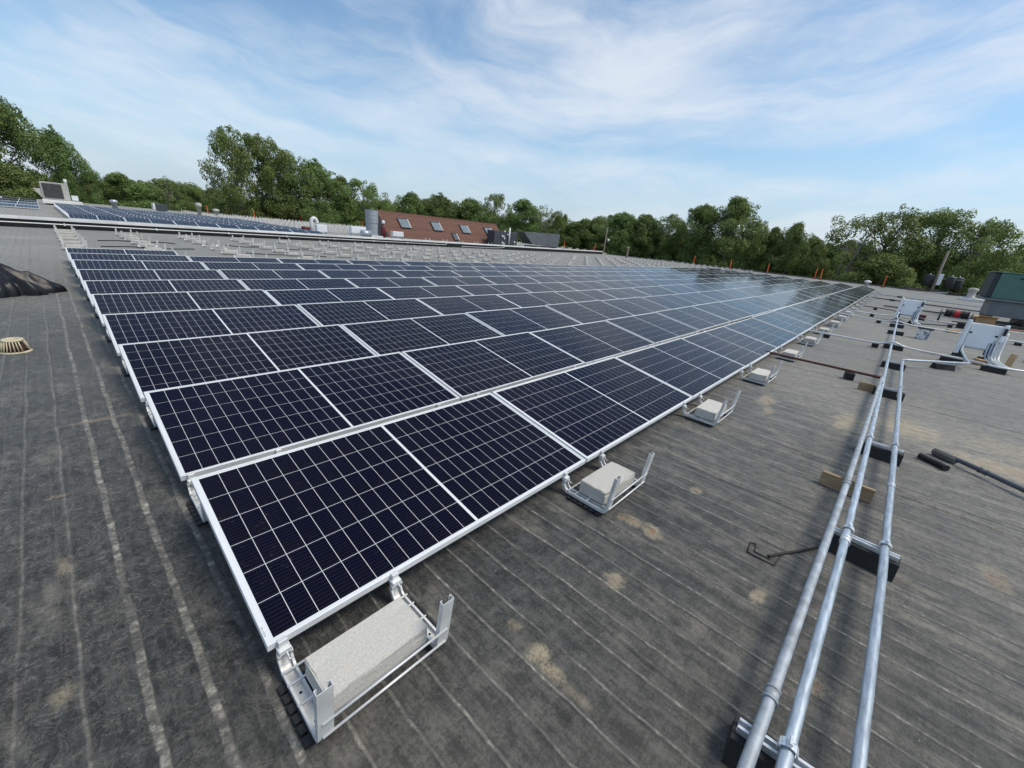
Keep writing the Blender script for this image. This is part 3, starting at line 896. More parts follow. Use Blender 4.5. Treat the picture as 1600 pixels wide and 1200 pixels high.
# smaller array on the raised roof
b = MB(); b.cur = 0
b.box(0, PLEN, 0, PWID, -.035, -.002)
b.cur = 1
for half in (0, 1):
    for i in range(6):
        for j in range(3):
            x0 = .03 + half * (PLEN / 2 - .01) + i * (PLEN / 2 - .04) / 6; y0_ = .02 + j * (PWID - .04) / 3
            b.add([(x0 + .002, y0_ + .002, 0), (x0 + (PLEN / 2 - .04) / 6 - .003, y0_ + .002, 0), (x0 + (PLEN / 2 - .04) / 6 - .003, y0_ + (PWID - .04) / 3 - .003, 0), (x0 + .002, y0_ + (PWID - .04) / 3 - .003, 0)], [(0, 1, 2, 3)])
ME_FARP = b.mesh('far_solar_panel', [M['frame'], M['cell']])
ME_FARP.uv_layers.new(name='UVMap')
cnt = 0
for r in range(16):
    nk = 6 if r < 14 else 5
    for k in range(nk):
        o = inst('far_solar_panel', ME_FARP, None, (.7 + k * STEP, 29.6 + r * PITCH, Z2 + .15 + .01 * math.sin(k + r)), (TILT, 0, 0))
        o['panel_tint'] = rp.uniform(.6, 1.0)
        tag(o, 'panel of the small array behind the low wall, %s row back, %s from left' % (ordinal(r + 1), ordinal(k + 1)), 'solar panel', 'panels of the small array on the raised roof')
for r in range(4):
    for k in range(3):
        o = inst('far_solar_panel', ME_FARP, None, (-6.5 + k * STEP, 42.4 + r * 5.2, Z2 + .10 + .05 * r), (TILT * .7, 0, 0))
        o['panel_tint'] = rp.uniform(.3, .6)
        tag(o, 'panel at the far left edge of the roofs, %s row back, %s from left' % (ordinal(r + 1), ordinal(k + 1)), 'solar panel', 'panels at the far left roof edge')
SKY = [(2.49, .56), (6.69, .565), (10.89, .57), (14.86, .575)]
SKYD = (8.76, .19)
# ------------------------------------------------------------------ conduits on the right of the array
def ypipe(pts, x):
    for (x0, y0_), (x1, y1_) in zip(pts, pts[1:]):
        if x0 <= x <= x1: return y0_ + (y1_ - y0_) * (x - x0) / (x1 - x0)
    return pts[-1][1] if x > pts[-1][0] else pts[0][1]
P1 = [(-1.0, -1.345), (0.9, -1.374), (3.46, -1.427), (7.45, -1.485)]
P2 = [(-1.0, -1.44), (0.985, -1.458), (2.86, -1.491), (9.74, -1.517), (12.8, -1.53), (18.6, -1.56)]
P3 = [(-1.0, -1.61), (1.17, -1.635), (2.35, -1.658), (4.99, -1.682), (9.85, -1.711)]
def smooth_path(pts, it=2):
    pts = [Vector(p) for p in pts]
    for _ in range(it):
        q = [pts[0]]
        for a, b_ in zip(pts, pts[1:]):
            q += [a * .75 + b_ * .25, a * .25 + b_ * .75]
        pts = q + [pts[-1]]
    return pts
def conduit(name, pts, r, mat, label, cat='conduit', group=None, couplings=(), n=14, cmat='zinc'):
    e = empty(name, pts[0]); tag(e, label, cat, group)
    o = Vector(pts[0])
    MB().tube([Vector(p) - o for p in pts], r, n).build('pipe', M[mat], e)
    for (c, d, ln) in couplings:
        c = Vector(c) - o; d = Vector(d).normalized()
        b = MB()
        b.tube([c - d * ln / 2, c + d * ln / 2], r * 1.16, n)
        b.tube([c - d * (ln / 2 + .004), c - d * (ln / 2 - .006)], r * 1.30, n)
        b.tube([c + d * (ln / 2 - .006), c + d * (ln / 2 + .004)], r * 1.30, n)
        b.build('coupling', M[cmat], e)
    return e
ZP = 0.152
X3 = lambda pts: [(p[0], p[1], ZP) for p in pts]
cp = lambda P, xs, ln=.05: [((x, ypipe(P, x), ZP), (1, ypipe(P, x + .1) * 10 - ypipe(P, x) * 10, 0), ln) for x in xs]
conduit('conduit', X3(P1) + [(7.7, -1.49, ZP), (7.79, -1.5, ZP - .008)], .0205, 'galv_old', 'dull grey steel conduit nearest the panels, leftmost of the three parallel runs', group='parallel conduits', couplings=cp(P1, (1.21, 3.37)), cmat='galv_old')
conduit('conduit', smooth_path(X3(P2) + [(19.0, -1.565, ZP), (19.35, -1.52, ZP + .02), (19.42, -1.53, .32)], 1), .0205, 'galv', 'long galvanised conduit in the middle of the three runs, reaching the far inverter', group='parallel conduits', couplings=cp(P2, (2.55, 5.4, 8.62, 11.0)))
e3 = conduit('conduit', X3(P3) + [(9.93, -1.73, ZP), (9.98, -1.79, ZP), (10.43, -2.14, ZP), (11.02, -2.62, ZP), (11.14, -2.66, ZP), (11.6, -2.655, ZP), (12.55, -2.64, .2), (12.65, -2.64, .30)], .0205, 'galv', 'galvanised conduit on the right that bends towards the near inverter', group='parallel conduits', couplings=cp(P3, (3.62, 6.8)))
def strap_geo(b, x, y, z, r=.0215):
    pts = [(x, y + r * 1.28 * math.cos(a), z + r * 1.28 * math.sin(a)) for a in np.linspace(-.3, math.pi + .3, 11)]
    for p, q in zip(pts, pts[1:]):
        p, q = Vector(p), Vector(q)
        nrm = Vector((0, (p.y + q.y) / 2 - y, (p.z + q.z) / 2 - z)).normalized() * .0025
        o = Vector((.016, 0, 0))
        b.add([p - o, p + o, q + o, q - o, p - o + nrm, p + o + nrm, q + o + nrm, q - o + nrm], [(3, 2, 1, 0), (4, 5, 6, 7), (0, 1, 5, 4), (1, 2, 6, 5), (2, 3, 7, 6), (3, 0, 4, 7)])
    b.box(x - .016, x + .016, y - .004, y + .004, z + r * 1.27, z + r * 1.27 + .02)
    b.tube([(x, y - .014, z + r * 1.27 + .012), (x, y + .014, z + r * 1.27 + .012)], .004, 6)
def support(x, yc, half, label, group='rubber pipe supports', straps=(), rz=0.0, zt=.1):
    e = empty('pipe_support', (x, yc, 0), (0, 0, rz)); tag(e, label, 'pipe support', group)
    b = MB()
    w0, w1 = .075, .05
    vs = [(-w0, -half, .001), (w0, -half, .001), (w0, half, .001), (-w0, half, .001), (-w1, -half, zt), (w1, -half, zt), (w1, half, zt), (-w1, half, zt)]
    b.add(vs, [(3, 2, 1, 0), (4, 5, 6, 7), (0, 1, 5, 4), (1, 2, 6, 5), (2, 3, 7, 6), (3, 0, 4, 7)])
    b.build('rubber_base', M['rubber'], e)
    b = MB()
    b.box(-.0205, .0205, -half + .01, half - .01, zt + .001, zt + .003)
    b.box(-.0205, -.018, -half + .01, half - .01, zt + .003, zt + .028); b.box(.018, .0205, -half + .01, half - .01, zt + .003, zt + .028)
    b.box(-.018, -.010, -half + .01, half - .01, zt + .0255, zt + .028); b.box(.010, .018, -half + .01, half - .01, zt + .0255, zt + .028)
    b.build('strut_channel', M['zinc'], e)
    for (y, z) in straps:
        b = MB(); strap_geo(b, 0, y - yc, z); b.build('strap', M['zinc'], e)
    return e
for i, x in enumerate((1.06, 2.68, 4.63, 7.25, 9.66)):
    ya, yb = ypipe(P2, x), ypipe(P3, x)
    support(x, (ya + yb) / 2 - .005 + (.05 if i == 0 else 0), .165 if i else .19, 'black rubber support under the conduit runs, %s from the camera' % ordinal(i + 1), straps=[(ya, ZP), (yb, ZP)], rz=R([4, -3, -2, -3, -2][i]))
for i, x in enumerate((12.2, 15.3, 17.4, 18.95)):
    support(x, -1.58, .17, 'black rubber block under the far part of the middle conduit, %s of four' % ordinal(i + 1), 'far conduit supports', straps=[(ypipe(P2, x), ZP)], rz=R(-3))
support(10.75, -2.32, .16, 'black rubber support under the conduit bending to the near inverter', rz=R(35), straps=())
# wood packers
wd = MB().cbox(-.021, .021, -.165, .165, 0.001, .110, .002).build('wood_block', M['wood']); wd.location = (3.55, -1.435, 0); wd.rotation_euler = (0, R(6), R(-4))
tag(wd, 'piece of lumber on edge propping up two of the conduits', 'lumber')
wd = MB().cbox(-.02, .02, -.09, .09, 0.001, .11, .002).build('wood_block', M['wood']); wd.location = (7.32, -1.36, 0); wd.rotation_euler = (0, R(5), R(10))
tag(wd, 'short lumber offcut where the rusty pipe meets the grey conduit', 'lumber')
# rusty pipe
conduit('rusty_pipe', [(7.84, 0.6, .135), (7.82, -.35, .135), (7.80, -1.44, .138), (7.79, -1.53, .14)], .019, 'rust', 'rust brown steel pipe coming out from under the panels', 'pipe', couplings=[((7.8, -1.43, .138), (0, -1, 0), .05)], cmat='rust')
b = MB().cbox(-.07, .07, -.055, .055, .001, .112, .006).build('pipe_block', M['rubber']); b.location = (7.82, -1.12, 0); b.rotation_euler = (0, 0, R(15))
tag(b, 'small dark block propping the rusty pipe', 'block')
# cross conduits
def cross(pts, label, mat='white_pipe', r=.02, c=()):
    return conduit('conduit', smooth_path(pts, 2), r, mat, label, group='cross conduits', couplings=c)
cross([(11.95, .4, .12), (11.84, -.06, .12), (11.8, -1.2, .12), (11.8, -1.36, .135), (11.75, -1.5, .205), (11.75, -1.6, .205), (11.82, -1.75, .13), (11.8, -2.7, .12), (11.62, -2.95, .12), (11.56, -3.1, .12), (11.6, -3.3, .12), (11.75, -3.6, .12), (11.8, -5.2, .12)], 'white conduit crossing over the middle run and passing in front of the near inverter')
cross([(20.0, .5, .11), (19.9, -.25, .11), (20.1, -1.3, .11), (20.15, -1.5, .17), (20.2, -1.62, .15), (20.1, -2.04, .11), (19.9, -2.2, .11)], 'white conduit from the panels to the far inverter')
cross([(18.2, .5, .1), (18.09, -.54, .1), (17.8, -1.3, .1), (17.8, -1.5, .16), (17.8, -1.65, .16), (17.8, -1.85, .1), (17.9, -3.0, .1), (17.9, -6.0, .1)], 'white conduit running across the roof between the two inverters')
cross([(21.2, -2.3, .1), (21.2, -6.5, .1)], 'white conduit passing behind the near inverter towards the green unit')
cross([(23.8, .4, .1), (23.8, -1.4, .1), (23.8, -1.5, .05)], 'dark conduit farthest away, coming out from under the panels', 'black_metal', .02)
for (x, y, lab) in ((12.05, -.36, 'small black block under the crossing white conduit near the panels'), (11.95, -1.27, 'small black block under the white conduit beside the middle run'),
                    (20.0, -.85, 'tiny black block under the far white conduit'), (17.95, -1.12, 'tiny black block under the white conduit between the inverters'), (23.7, -.8, 'tiny block under the dark conduit'), (20.4, -2.95, 'black foot under the conduit beside the cable spools')):
    b = MB().cbox(-.06, .06, -.06, .06, .001, .10, .008).build('pipe_block', M['rubber']); b.location = (x, y, 0)
    tag(b, lab, 'block', 'small pipe blocks')

# ------------------------------------------------------------------ inverters
def inverter(x, yc, label, nrun):
    e = empty('inverter', (x, yc, 0), (0, 0, R(-3))); tag(e, label, 'inverter', 'inverters on stands')
    tiltM = Matrix.Translation((0, 0, .2)) @ Matrix.Rotation(R(9), 4, 'Y') @ Matrix.Translation((0, 0, -.2))
    MB().cbox(0, .22, -.245, .235, .26, .79, .008, tiltM).build('housing', M['white_paint'], e)
    MB().cbox(-.012, 0.0005, -.215, .215, .285, .775, .004, tiltM).build('front_cover', M['white_paint'], e)
    MB().cbox(-.10, .24, .236, .30, .10, .83, .012, tiltM).build('side_panel', M['white_paint'], e)
    MB().cbox(-.06, .24, -.31, -.246, .46, .82, .012, tiltM).build('side_panel', M['white_paint'], e)
    MB().cbox(-.018, .20, -.24, -.13, .17, .42, .006, tiltM).build('wiring_box', M['black_metal'], e)
    for (yy, zz) in ((.19, .58), (-.19, .57)):
        MB().lathe([(.022, 0), (.022, .012), (.014, .018)], (0, 0, 0), 10).build('cover_latch', M['rubber'], e).matrix_local = tiltM @ Matrix.Translation((-.012, yy, zz)) @ Matrix.Rotation(R(-90), 4, 'Y')
    MB().box(-.063, -.0605, -.305, -.25, .60, .75, tiltM).build('warning_label', M['black_metal'], e)
    for yy in (-.2, .2):
        b = MB()
        b.box(-.02, .02, yy - .02, yy + .02, .1, .27); b.box(.28, .32, yy - .02, yy + .02, .1, .62)
        b.box(-.14, .44, yy - .02, yy + .02, .075, .10)
        b.build('stand_leg', M['black_metal'], e)
        for xx in (-.1, .36):
            MB().cbox(xx - .06, xx + .06, yy - .10, yy + .10, .001, .074, .006).build('rubber_foot', M['rubber'], e)
    MB().cbox(-.05, .03, .20, .28, .17, .27, .006).build('wiring_box', M['black_metal'], e)
    for i in range(nrun):
        yy = -.15 - i * .045
        top = (.03 + i * .01, yy, .42 + .06 * i)
        pts = smooth_path([top, (-.03 - .02 * i, yy, .2), (-.07 - .05 * i, yy - .02, .10), (-.55 - .05 * i, yy - .06 - .02 * i, .09), (-1.05, yy - .10 - .02 * i, .095)], 2)
        MB().tube(pts, .017, 10).build('conduit_drop', M['galv'] if i < 2 else M['white_pipe'], e)
    return e
inverter(12.75, -2.86, 'white inverter on a low stand nearest the camera, beside cardboard scraps', 5)
inverter(19.6, -1.76, 'farther white inverter on a low stand at the end of the middle conduit', 4)
support(11.62, -3.06, .17, 'black rubber block where several conduits meet before the near inverter', rz=R(-8))
support(11.95, -2.5, .17, 'black rubber block at the left foot of the near inverter', rz=R(-5))
b = MB().cbox(-.08, .08, -.06, .06, .001, .12, .004).build('cardboard_scrap', M['card']); b.location = (12.3, -2.93, 0.0); b.rotation_euler = (0, 0, R(25))
tag(b, 'small torn cardboard box under the near inverter', 'box')
b = MB().cbox(-.01, .01, -.05, .05, .001, .3, .003).build('cardboard_scrap', M['card']); b.location = (12.6, -3.36, 0.0); b.rotation_euler = (R(8), R(12), R(10))
tag(b, 'cardboard strip leaning behind the conduits of the near inverter', 'cardboard')

# printed carton
e = empty('carton', (15.35, -2.13, 0), (0, 0, R(-4))); tag(e, 'white printed carton with a black top standing on the roof', 'carton')
MB().cbox(-.1, .1, -.14, .14, .001, .27, .004).build('box', M['print'], e)
MB().cbox(-.12, .14, -.17, .16, .2705, .30, .004).build('lid', M['rubber'], e)

# cable spools
e = empty('spool_rack', (22.5, -3.15, 0)); tag(e, 'black rack holding cable spools near the green unit', 'spool rack')
for yy in (.42, -.42):
    b = MB()
    b.tube([(-.24, yy, .01), (0, yy, .46)], .018, 8); b.tube([(.24, yy, .01), (0, yy, .46)], .018, 8); b.tube([(-.26, yy, .02), (.26, yy, .02)], .018, 8)
    b.build('stand_leg', M['black_metal'], e)
MB().tube([(0, -.46, .36), (0, .46, .36)], .012, 8).build('axle', M['black_metal'], e)
MB().box(-.25, -.22, -.42, .42, .01, .04).build('cross_bar', M['black_metal'], e)
for (yy, mt, lab) in ((.22, 'rubber', 'spool of black cable at the left of the rack'), (0.0, 'red', 'spool of red cable in the middle of the rack'), (-.22, 'rubber', 'spool of black cable at the right of the rack')):
    s = empty('cable_spool', (22.5, -3.15 + yy, .36), (R(90), 0, 0)); tag(s, lab, 'spool', 'cable spools')
    b = MB()
    for z in (-.095, .085): b.lathe([(.014, z), (.155, z), (.155, z + .01), (.014, z + .01)], n=20, smooth=False, cap=False)
    b.build('flange', M['black_metal'], s)
    b = MB(); b.lathe([(.135 + .004 * (q % 2), -.08 + q * .012) for q in range(14)], n=20); b.build('wound_cable', M[mt], s)
e = empty('cardboard_box', (22.6, -3.9, 0), (0, 0, R(8))); tag(e, 'open cardboard box between the cable spools and the green unit', 'box')
b = MB()
b.box(-.2, .2, -.25, .25, .001, .02); b.box(-.2, -.19, -.25, .25, .02, .36); b.box(.19, .2, -.25, .25, .02, .36); b.box(-.189, .189, -.25, -.24, .02, .36); b.box(-.189, .189, .24, .25, .02, .36)
b.build('side', M['card'], e)
for (a, sx) in ((-40, -1), (-20, 1)):
    f = MB().box(0, .2, -.25, .25, 0, .006).build('flap', M['card'], e)
    f.location = (sx * .2, 0, .36); f.rotation_euler = (0, R(a * .6), 0 if sx > 0 else math.pi)

# ------------------------------------------------------------------ green rooftop unit
e = empty('rooftop_unit', (26.0, -4.0, 0)); tag(e, 'dull green rooftop air conditioning unit at the right edge', 'air conditioner')
MB().cbox(0, 2.4, -3.2, -.16, .99, 2.0, .02).build('cabinet', M['green_unit'], e)
MB().cbox(.05, 2.35, -.165, 0, 1.0, 1.98, .02).build('coil', M['dark_green'], e)
MB().cbox(-.03, 2.45, -3.25, .03, 2.0, 2.04, .01).build('top', M['green_unit'], e)
MB().cbox(-.04, 2.44, -3.24, .02, .90, .985, .01).build('base_rail', M['grey_unit'], e)
MB().cbox(.15, 2.3, -3.0, -.28, .28, .90, .02).build('plinth', M['grey_unit'], e)
MB().box(-.012, .0, -.95, -.70, 1.80, 1.86).build('handle', M['black_metal'], e)
for i in range(3):
    MB().box(-.006, .001, -3.15 + i * 1.0, -3.142 + i * 1.0, 1.0, 1.99).build('panel_seam', M['dark_green'], e)
for yy in (-.4, -1.4, -2.6): MB().cbox(-.15, 2.5, yy - .07, yy + .07, .001, .28, .01).build('sleeper', M['black_metal'], e)
for i in range(5):
    b = MB().cbox(0, .04, -1.3 - .1 * i, .1, 0, .03, .002).build('loose_bar', M['black_metal'])
    b.location = (24.4 + .14 * i, -4.15 - .25 * i, .012 + .03 * (i % 2)); b.rotation_euler = (0, 0, R(-12 + 9 * i))
    tag(b, 'dark metal bar lying in front of the green unit, %s from the left' % ordinal(i + 1), 'bar', 'loose bars before the green unit')

for i, (pts, r_, mt, lab) in enumerate((
        (((22.2, -3.4, .02), (21.6, -3.0, .02), (20.8, -2.9, .02), (20.4, -2.5, .02), (19.9, -2.2, .03)), .016, 'rubber', 'black cable trailing from the spools to the far inverter'),
        (((22.3, -3.1, .02), (21.9, -3.9, .02), (22.2, -4.6, .02), (23.2, -4.5, .02), (23.6, -5.3, .02)), .014, 'red', 'red cable loop on the roof beside the cardboard box'),
        (((23.4, -3.2, .02), (24.0, -3.8, .02), (23.8, -4.6, .02), (24.6, -5.4, .02), (24.4, -6.4, .02)), .02, 'rubber', 'black hose lying before the green unit'),
        (((26.6, -1.0, .06), (27.0, -2.5, .06), (27.2, -3.9, .06)), .03, 'black_metal', 'dark pipe running to the left foot of the green unit'),
        (((33.0, .3, .06), (33.2, -2.0, .06), (33.1, -7.0, .06)), .03, 'black_metal', 'dark pipe crossing the roof behind the green unit'),
        (((39.0, .3, .06), (39.1, -3.0, .06), (39.0, -9.0, .06)), .03, 'galv_old', 'grey pipe crossing the roof far behind the inverters'))):
    o = MB().tube(smooth_path(pts, 3), r_, 8).build('loose_cable' if r_ < .025 else 'roof_pipe', M[mt]); tag(o, lab, 'cable' if r_ < .025 else 'pipe')
for i, (x, y, w, d, h_, mt, lab) in enumerate(((20.9, -3.3, .12, .16, .2, 'rubber', 'small black case beside the spool rack'), (23.3, -2.3, .1, .1, .12, 'dark_red', 'small red fitting left of the spool rack'),
        (18.6, -2.9, .09, .14, .1, 'card', 'small cardboard packet between the two inverters'), (21.6, -2.2, .1, .1, .1, 'rubber', 'small black foot behind the far inverter'), (14.2, -3.9, .07, .1, .1, 'rubber', 'small black block at the right edge behind the near inverter'),
        (17.9, -4.2, .07, .1, .08, 'rubber', 'small black block under the white conduit right of the near inverter'), (33.2, -1.2, .1, .12, .1, 'rubber', 'tiny block under the dark pipe behind the green unit'), (39.0, -1.5, .1, .12, .1, 'rubber', 'tiny block under the far grey pipe'))):
    b = MB().cbox(-w, w, -d, d, .001, h_, .01).build('small_box', M[mt]); b.location = (x, y, 0); b.rotation_euler = (0, 0, R(17 * i))
    tag(b, lab, 'box')
# vents towards the far right edge
e = empty('roof_vent', (49.3, -6.0, 0)); tag(e, 'white round vent on a long white curb near the far roof edge', 'vent')
MB().cbox(-.5, .5, -1.3, .9, .001, .22, .02).build('curb', M['white_metal'], e)
MB().lathe([(.42, .22), (.42, .30), (.24, .34), (.24, .75), (.30, .76), (.30, .98), (.1, 1.02)], (0, .35, 0), 20).build('stack', M['tan_unit'], e)
e = empty('vent_cap', (55.5, 1.2, 0)); tag(e, 'small white mushroom vent at the far end of the front panel row', 'vent')
MB().lathe([(.14, 0.001), (.14, .35), (.30, .36), (.30, .48), (.12, .58)], n=18).build('cap', M['white_metal'], e)
for i in range(16):
    rr = random.Random(100 + i)
    L = rr.uniform(.8, 2.6)
    b = MB().cbox(-.035, .035, -L / 2, L / 2, 0, .07, .004).build('scrap_rail', M[rr.choice(['black_metal', 'rust', 'alu_raw', 'black_metal', 'grey_siding'])])
    b.location = (58.2 + rr.uniform(-.8, .8), -1.6 - i * .42, .005 + rr.uniform(0, .35)); b.rotation_euler = (R(rr.uniform(-6, 6)), 0, R(rr.uniform(-35, 35)))
    tag(b, 'rail or bar dumped along the far right roof edge, %s from the left' % ordinal(i + 1), 'rail', 'scrap rails along the far edge')

# ------------------------------------------------------------------ small things near the camera
# dark pipe with boot and roll on the right
conduit('buried_pipe', [(5.22, -2.0, .05), (5.0, -2.28, .055), (4.72, -2.60, .06), (4.2, -3.25, .06), (3.6, -4.0, .06)], .021, 'lead_pipe', 'dark grey pipe lying on the roof at the right edge', 'pipe', couplings=[((4.98, -2.3, .055), (-.62, -.78, 0), .05)], cmat='lead_pipe')
b = MB().cbox(-.035, .035, -.10, .10, .002, .07, .018).build('pipe_boot', M['grey_siding']); b.location = (5.16, -2.07, 0); b.rotation_euler = (0, 0, R(-38))
tag(b, 'grey membrane boot wrapped over the end of the dark pipe', 'pipe boot')
b = MB().tube(smooth_path([(-.02, .12, .05), (0, .04, .045), (.012, -.04, .045), (-.01, -.11, .05)], 2), .028, 12).build('rubber_roll', M['rubber']); b.location = (4.90, -1.99, -.018); b.rotation_euler = (0, 0, R(-42))
tag(b, 'short black rubber roll lying beside the end of the dark pipe', 'roll')
# flat lead and clip set into the roof
e = empty('cable_clip', (2.26, -1.13, 0)); tag(e, 'thin cable with a wire clip stuck flat to the roof', 'cable')
MB().tube(smooth_path([(.0, -.06, .006), (.12, -.13, .007), (.22, -.2, .01), (.36, -.27, .012), (.5, -.36, .02)], 2), .008, 8).build('cable', M['rubber'], e)
MB().tube([(-.06, .04, .004), (.05, .05, .004), (.06, .02, .004), (-.02, .01, .004), (-.02, -.07, .004), (.06, -.08, .004), (.06, -.11, .004), (-.06, -.10, .004), (-.06, .04, .004)], .0035, 6).build('clip', M['rubber'], e)
# roof drain
e = empty('roof_drain', (-.705, 5.25, 0)); tag(e, 'cream slotted roof drain strainer at the left edge', 'drain')
MB().lathe([(.075, .112), (.082, .118), (.082, .132), (.07, .138), (.045, .138), (.045, .128), (0.01, .128)], n=28).build('top_ring', M['drain'], e)
MB().lathe([(.118, .001), (.120, .008), (.106, .014), (.098, .014)], n=28, cap=False).build('base_ring', M['drain'], e)
MB().lathe([(.085, .002), (.055, .11)], n=16).build('inner_cup', M['rust'], e)
for i in range(24):
    a = 2 * math.pi * i / 24
    if i in (21, 22): continue
    b = MB(); b.tube([(.108 * math.cos(a), .108 * math.sin(a), .008), (.078 * math.cos(a), .078 * math.sin(a), .118)], .0055, 5)
    b.build('rib', M['drain'], e)
# black tarp
def tarp():
    from mathutils import noise as mn
    nx, ny = 110, 90
    vs = []; fs = []
    for j in range(ny):
        for i in range(nx):
            u = i / (nx - 1) * 2 - 1; v = j / (ny - 1) * 2 - 1
            a = math.atan2(v, u)
            lim = 1 + .10 * math.sin(3 * a + 1) + .06 * math.sin(7 * a) + .05 * math.sin(11 * a + 2) + .03 * math.sin(23 * a)
            m_ = max(abs(u), abs(v)); s_ = m_ / max(math.hypot(u, v), 1e-6)
            X = u * s_ * lim * .72; Y = v * s_ * lim * .55
            q = max(0.0, 1 - m_ ** 1.5)
            p = Vector((X * 2.2, Y * 2.2, 1.7))
            w = mn.noise_vector(p) * .5
            r1 = 1 - abs(mn.noise(p * 1.3 + w)) * 2.4
            r2 = 1 - abs(mn.noise(Vector((X * 5, Y * 3.2, 4)) + w * 2)) * 2.2
            r3 = 1 - abs(mn.noise(Vector((X * 11, Y * 8, 9)) + w * 3)) * 2
            h_ = (q ** .5) * (.25 + .11 * r1 + .030 * r2 + .008 * r3) * (1 - .3 * max(0, X))
            vs.append((X + w.x * .06 * q, Y + w.y * .06 * q, .004 + max(.05 * q ** .4, h_)))
    for j in range(ny - 1):
        for i in range(nx - 1):
            fs.append((j * nx + i, j * nx + i + 1, (j + 1) * nx + i + 1, (j + 1) * nx + i))
    b = MB(); b.add(vs, fs, True)
    return b.build('tarp', M['tarp'])
t = tarp(); t.scale = (1, 1, 1.3); t.location = (-1.02, 9.15, 0); t.rotation_euler = (0, 0, R(-6)); tag(t, 'crumpled black plastic tarp heaped on the roof at the left edge', 'tarp')
# black leads left among the bare brackets
for i, (pts, lab) in enumerate(((((1.0, 20.4), (1.5, 20.9), (2.2, 20.5), (3.0, 20.8), (3.2, 20.3)), 'black cable lying left of the second column of bare brackets'),
                                (((.9, 18.0), (1.8, 18.4), (2.4, 17.8), (3.4, 18.2)), 'black cable lying just behind the single rear panel'),
                                (((5.0, 20.6), (5.6, 20.0), (6.3, 20.5), (7.2, 19.6), (8.2, 19.9)), 'black cable looped between the third and fourth bracket columns'),
                                (((4.8, 17.2), (5.6, 16.8), (6.6, 17.1), (7.6, 16.6)), 'black cable lying close behind the second rear panel'))):
    o = MB().tube(smooth_path([(x, y, .015) for (x, y) in pts], 3), .02, 6).build('loose_cable', M['rubber'])
    tag(o, lab, 'cable', 'cables among the bare brackets')

# ------------------------------------------------------------------ along and behind the low wall
wp = []
for x in np.linspace(XW, 23.6, 30): wp.append((x, pary(x) - .12, .19))
o = conduit('wall_pipe', smooth_path(wp + [(24.0, pary(24) - .1, .2), (24.15, pary(24) - .08, .45), (24.2, pary(24) + .2, .5)], 1), .022, 'white_pipe', 'long white pipe fixed along the face of the low black wall', 'pipe')
for i, x in enumerate(np.arange(-6, 24, 3.2)):
    MB().box(x - XW - .03, x - XW + .03, pary(x) - .165 - pary(XW) + .12, pary(x) - .0 - pary(XW) + .12, -.045, .045).build('pipe_clip', M['white_metal'], o)
conduit('wall_pipe', smooth_path([(26.0, pary(26) - .1, .12), (32.5, pary(32.5) - .1, .12), (32.7, pary(32.7) - .08, .4), (32.75, pary(32.7) + .25, .48)], 2), .022, 'white_pipe', 'shorter white pipe that climbs over the low wall by the brown roof', 'pipe')
def cabinet(x0, x1, y, z0, z1, label, n):
    e = empty('cabinet', ((x0 + x1) / 2, y, 0)); tag(e, label, 'cabinet', 'white cabinets along the low wall')
    w = (x1 - x0) / 2
    MB().cbox(-w, w, 0, .4, z0, z1, .015).build('body', M['white_paint'], e)
    MB().cbox(-w + .04, w - .04, -.014, -.0005, z0 + .04, z1 - .04, .004).build('door', M['white_paint'], e)
    MB().box(-w, -w + .05, .05, .3, Z2, z0).build('leg', M['galv'], e); MB().box(w - .05, w, .05, .3, Z2, z0).build('leg', M['galv'], e)
    for q in range(n): MB().tube([(-.2 + q * .14, .1, z0), (-.2 + q * .14, .1, Z2)], .03, 8).build('conduit_drop', M['white_pipe'], e)
    return e
cabinet(14.2, 15.0, 33.0, .38, .92, 'white cabinet on the wall left of the round steel duct', 2)
cabinet(17.0, 18.3, 33.0, .47, 1.0, 'wide white cabinet right beside the round steel duct', 3)
cabinet(21.0, 22.1, 33.2, .44, .88, 'white cabinet in front of the left end of the brown roof', 3)
e = empty('gooseneck_vent', (14.3, 34.2, Z2)); tag(e, 'white gooseneck vent pipe standing behind the low wall', 'vent')
pts = [(0, 0, 0), (0, 0, .6)] + [(.22 - .22 * math.cos(a), 0, .85 + .3 * math.sin(a)) for a in np.linspace(0, math.pi * 1.1, 12)]
MB().tube(pts, .14, 12).build('neck', M['white_metal'], e); MB().lathe([(.2, 0), (.2, .1), (.15, .12)], n=14).build('base', M['white_metal'], e)
e = empty('red_tank', (21.45, 35.6, Z2)); tag(e, 'maroon standpipe between the steel duct and the brown roof', 'standpipe')
MB().lathe([(.22, 0), (.22, .95), (.15, 1.05), (.09, 1.08), (.09, 1.2)], n=16).build('barrel', M['dark_red'], e); MB().lathe([(.15, 1.2), (.15, 1.42), (.08, 1.5)], n=12).build('cap', M['white_paint'], e)
e = empty('red_valve', (13.5, 33.3, Z2)); tag(e, 'small dark red valve left of the first white cabinet', 'valve')
MB().tube([(-.3, 0, .4), (.3, 0, .4)], .12, 10).build('body', M['dark_red'], e); MB().tube([(0, 0, 0), (0, 0, .5)], .07, 8).build('stem', M['dark_red'], e)
e = empty('fan_housing', (17.9, 32.2, Z2)); tag(e, 'small round grey fan housing in front of the wide white cabinet', 'fan')
MB().tube([(-.45, 0, .35), (.35, 0, .35)], .26, 16).build('drum', M['galv'], e); MB().box(-.3, .3, -.2, .2, 0.001, .12).build('base', M['grey_unit'], e)
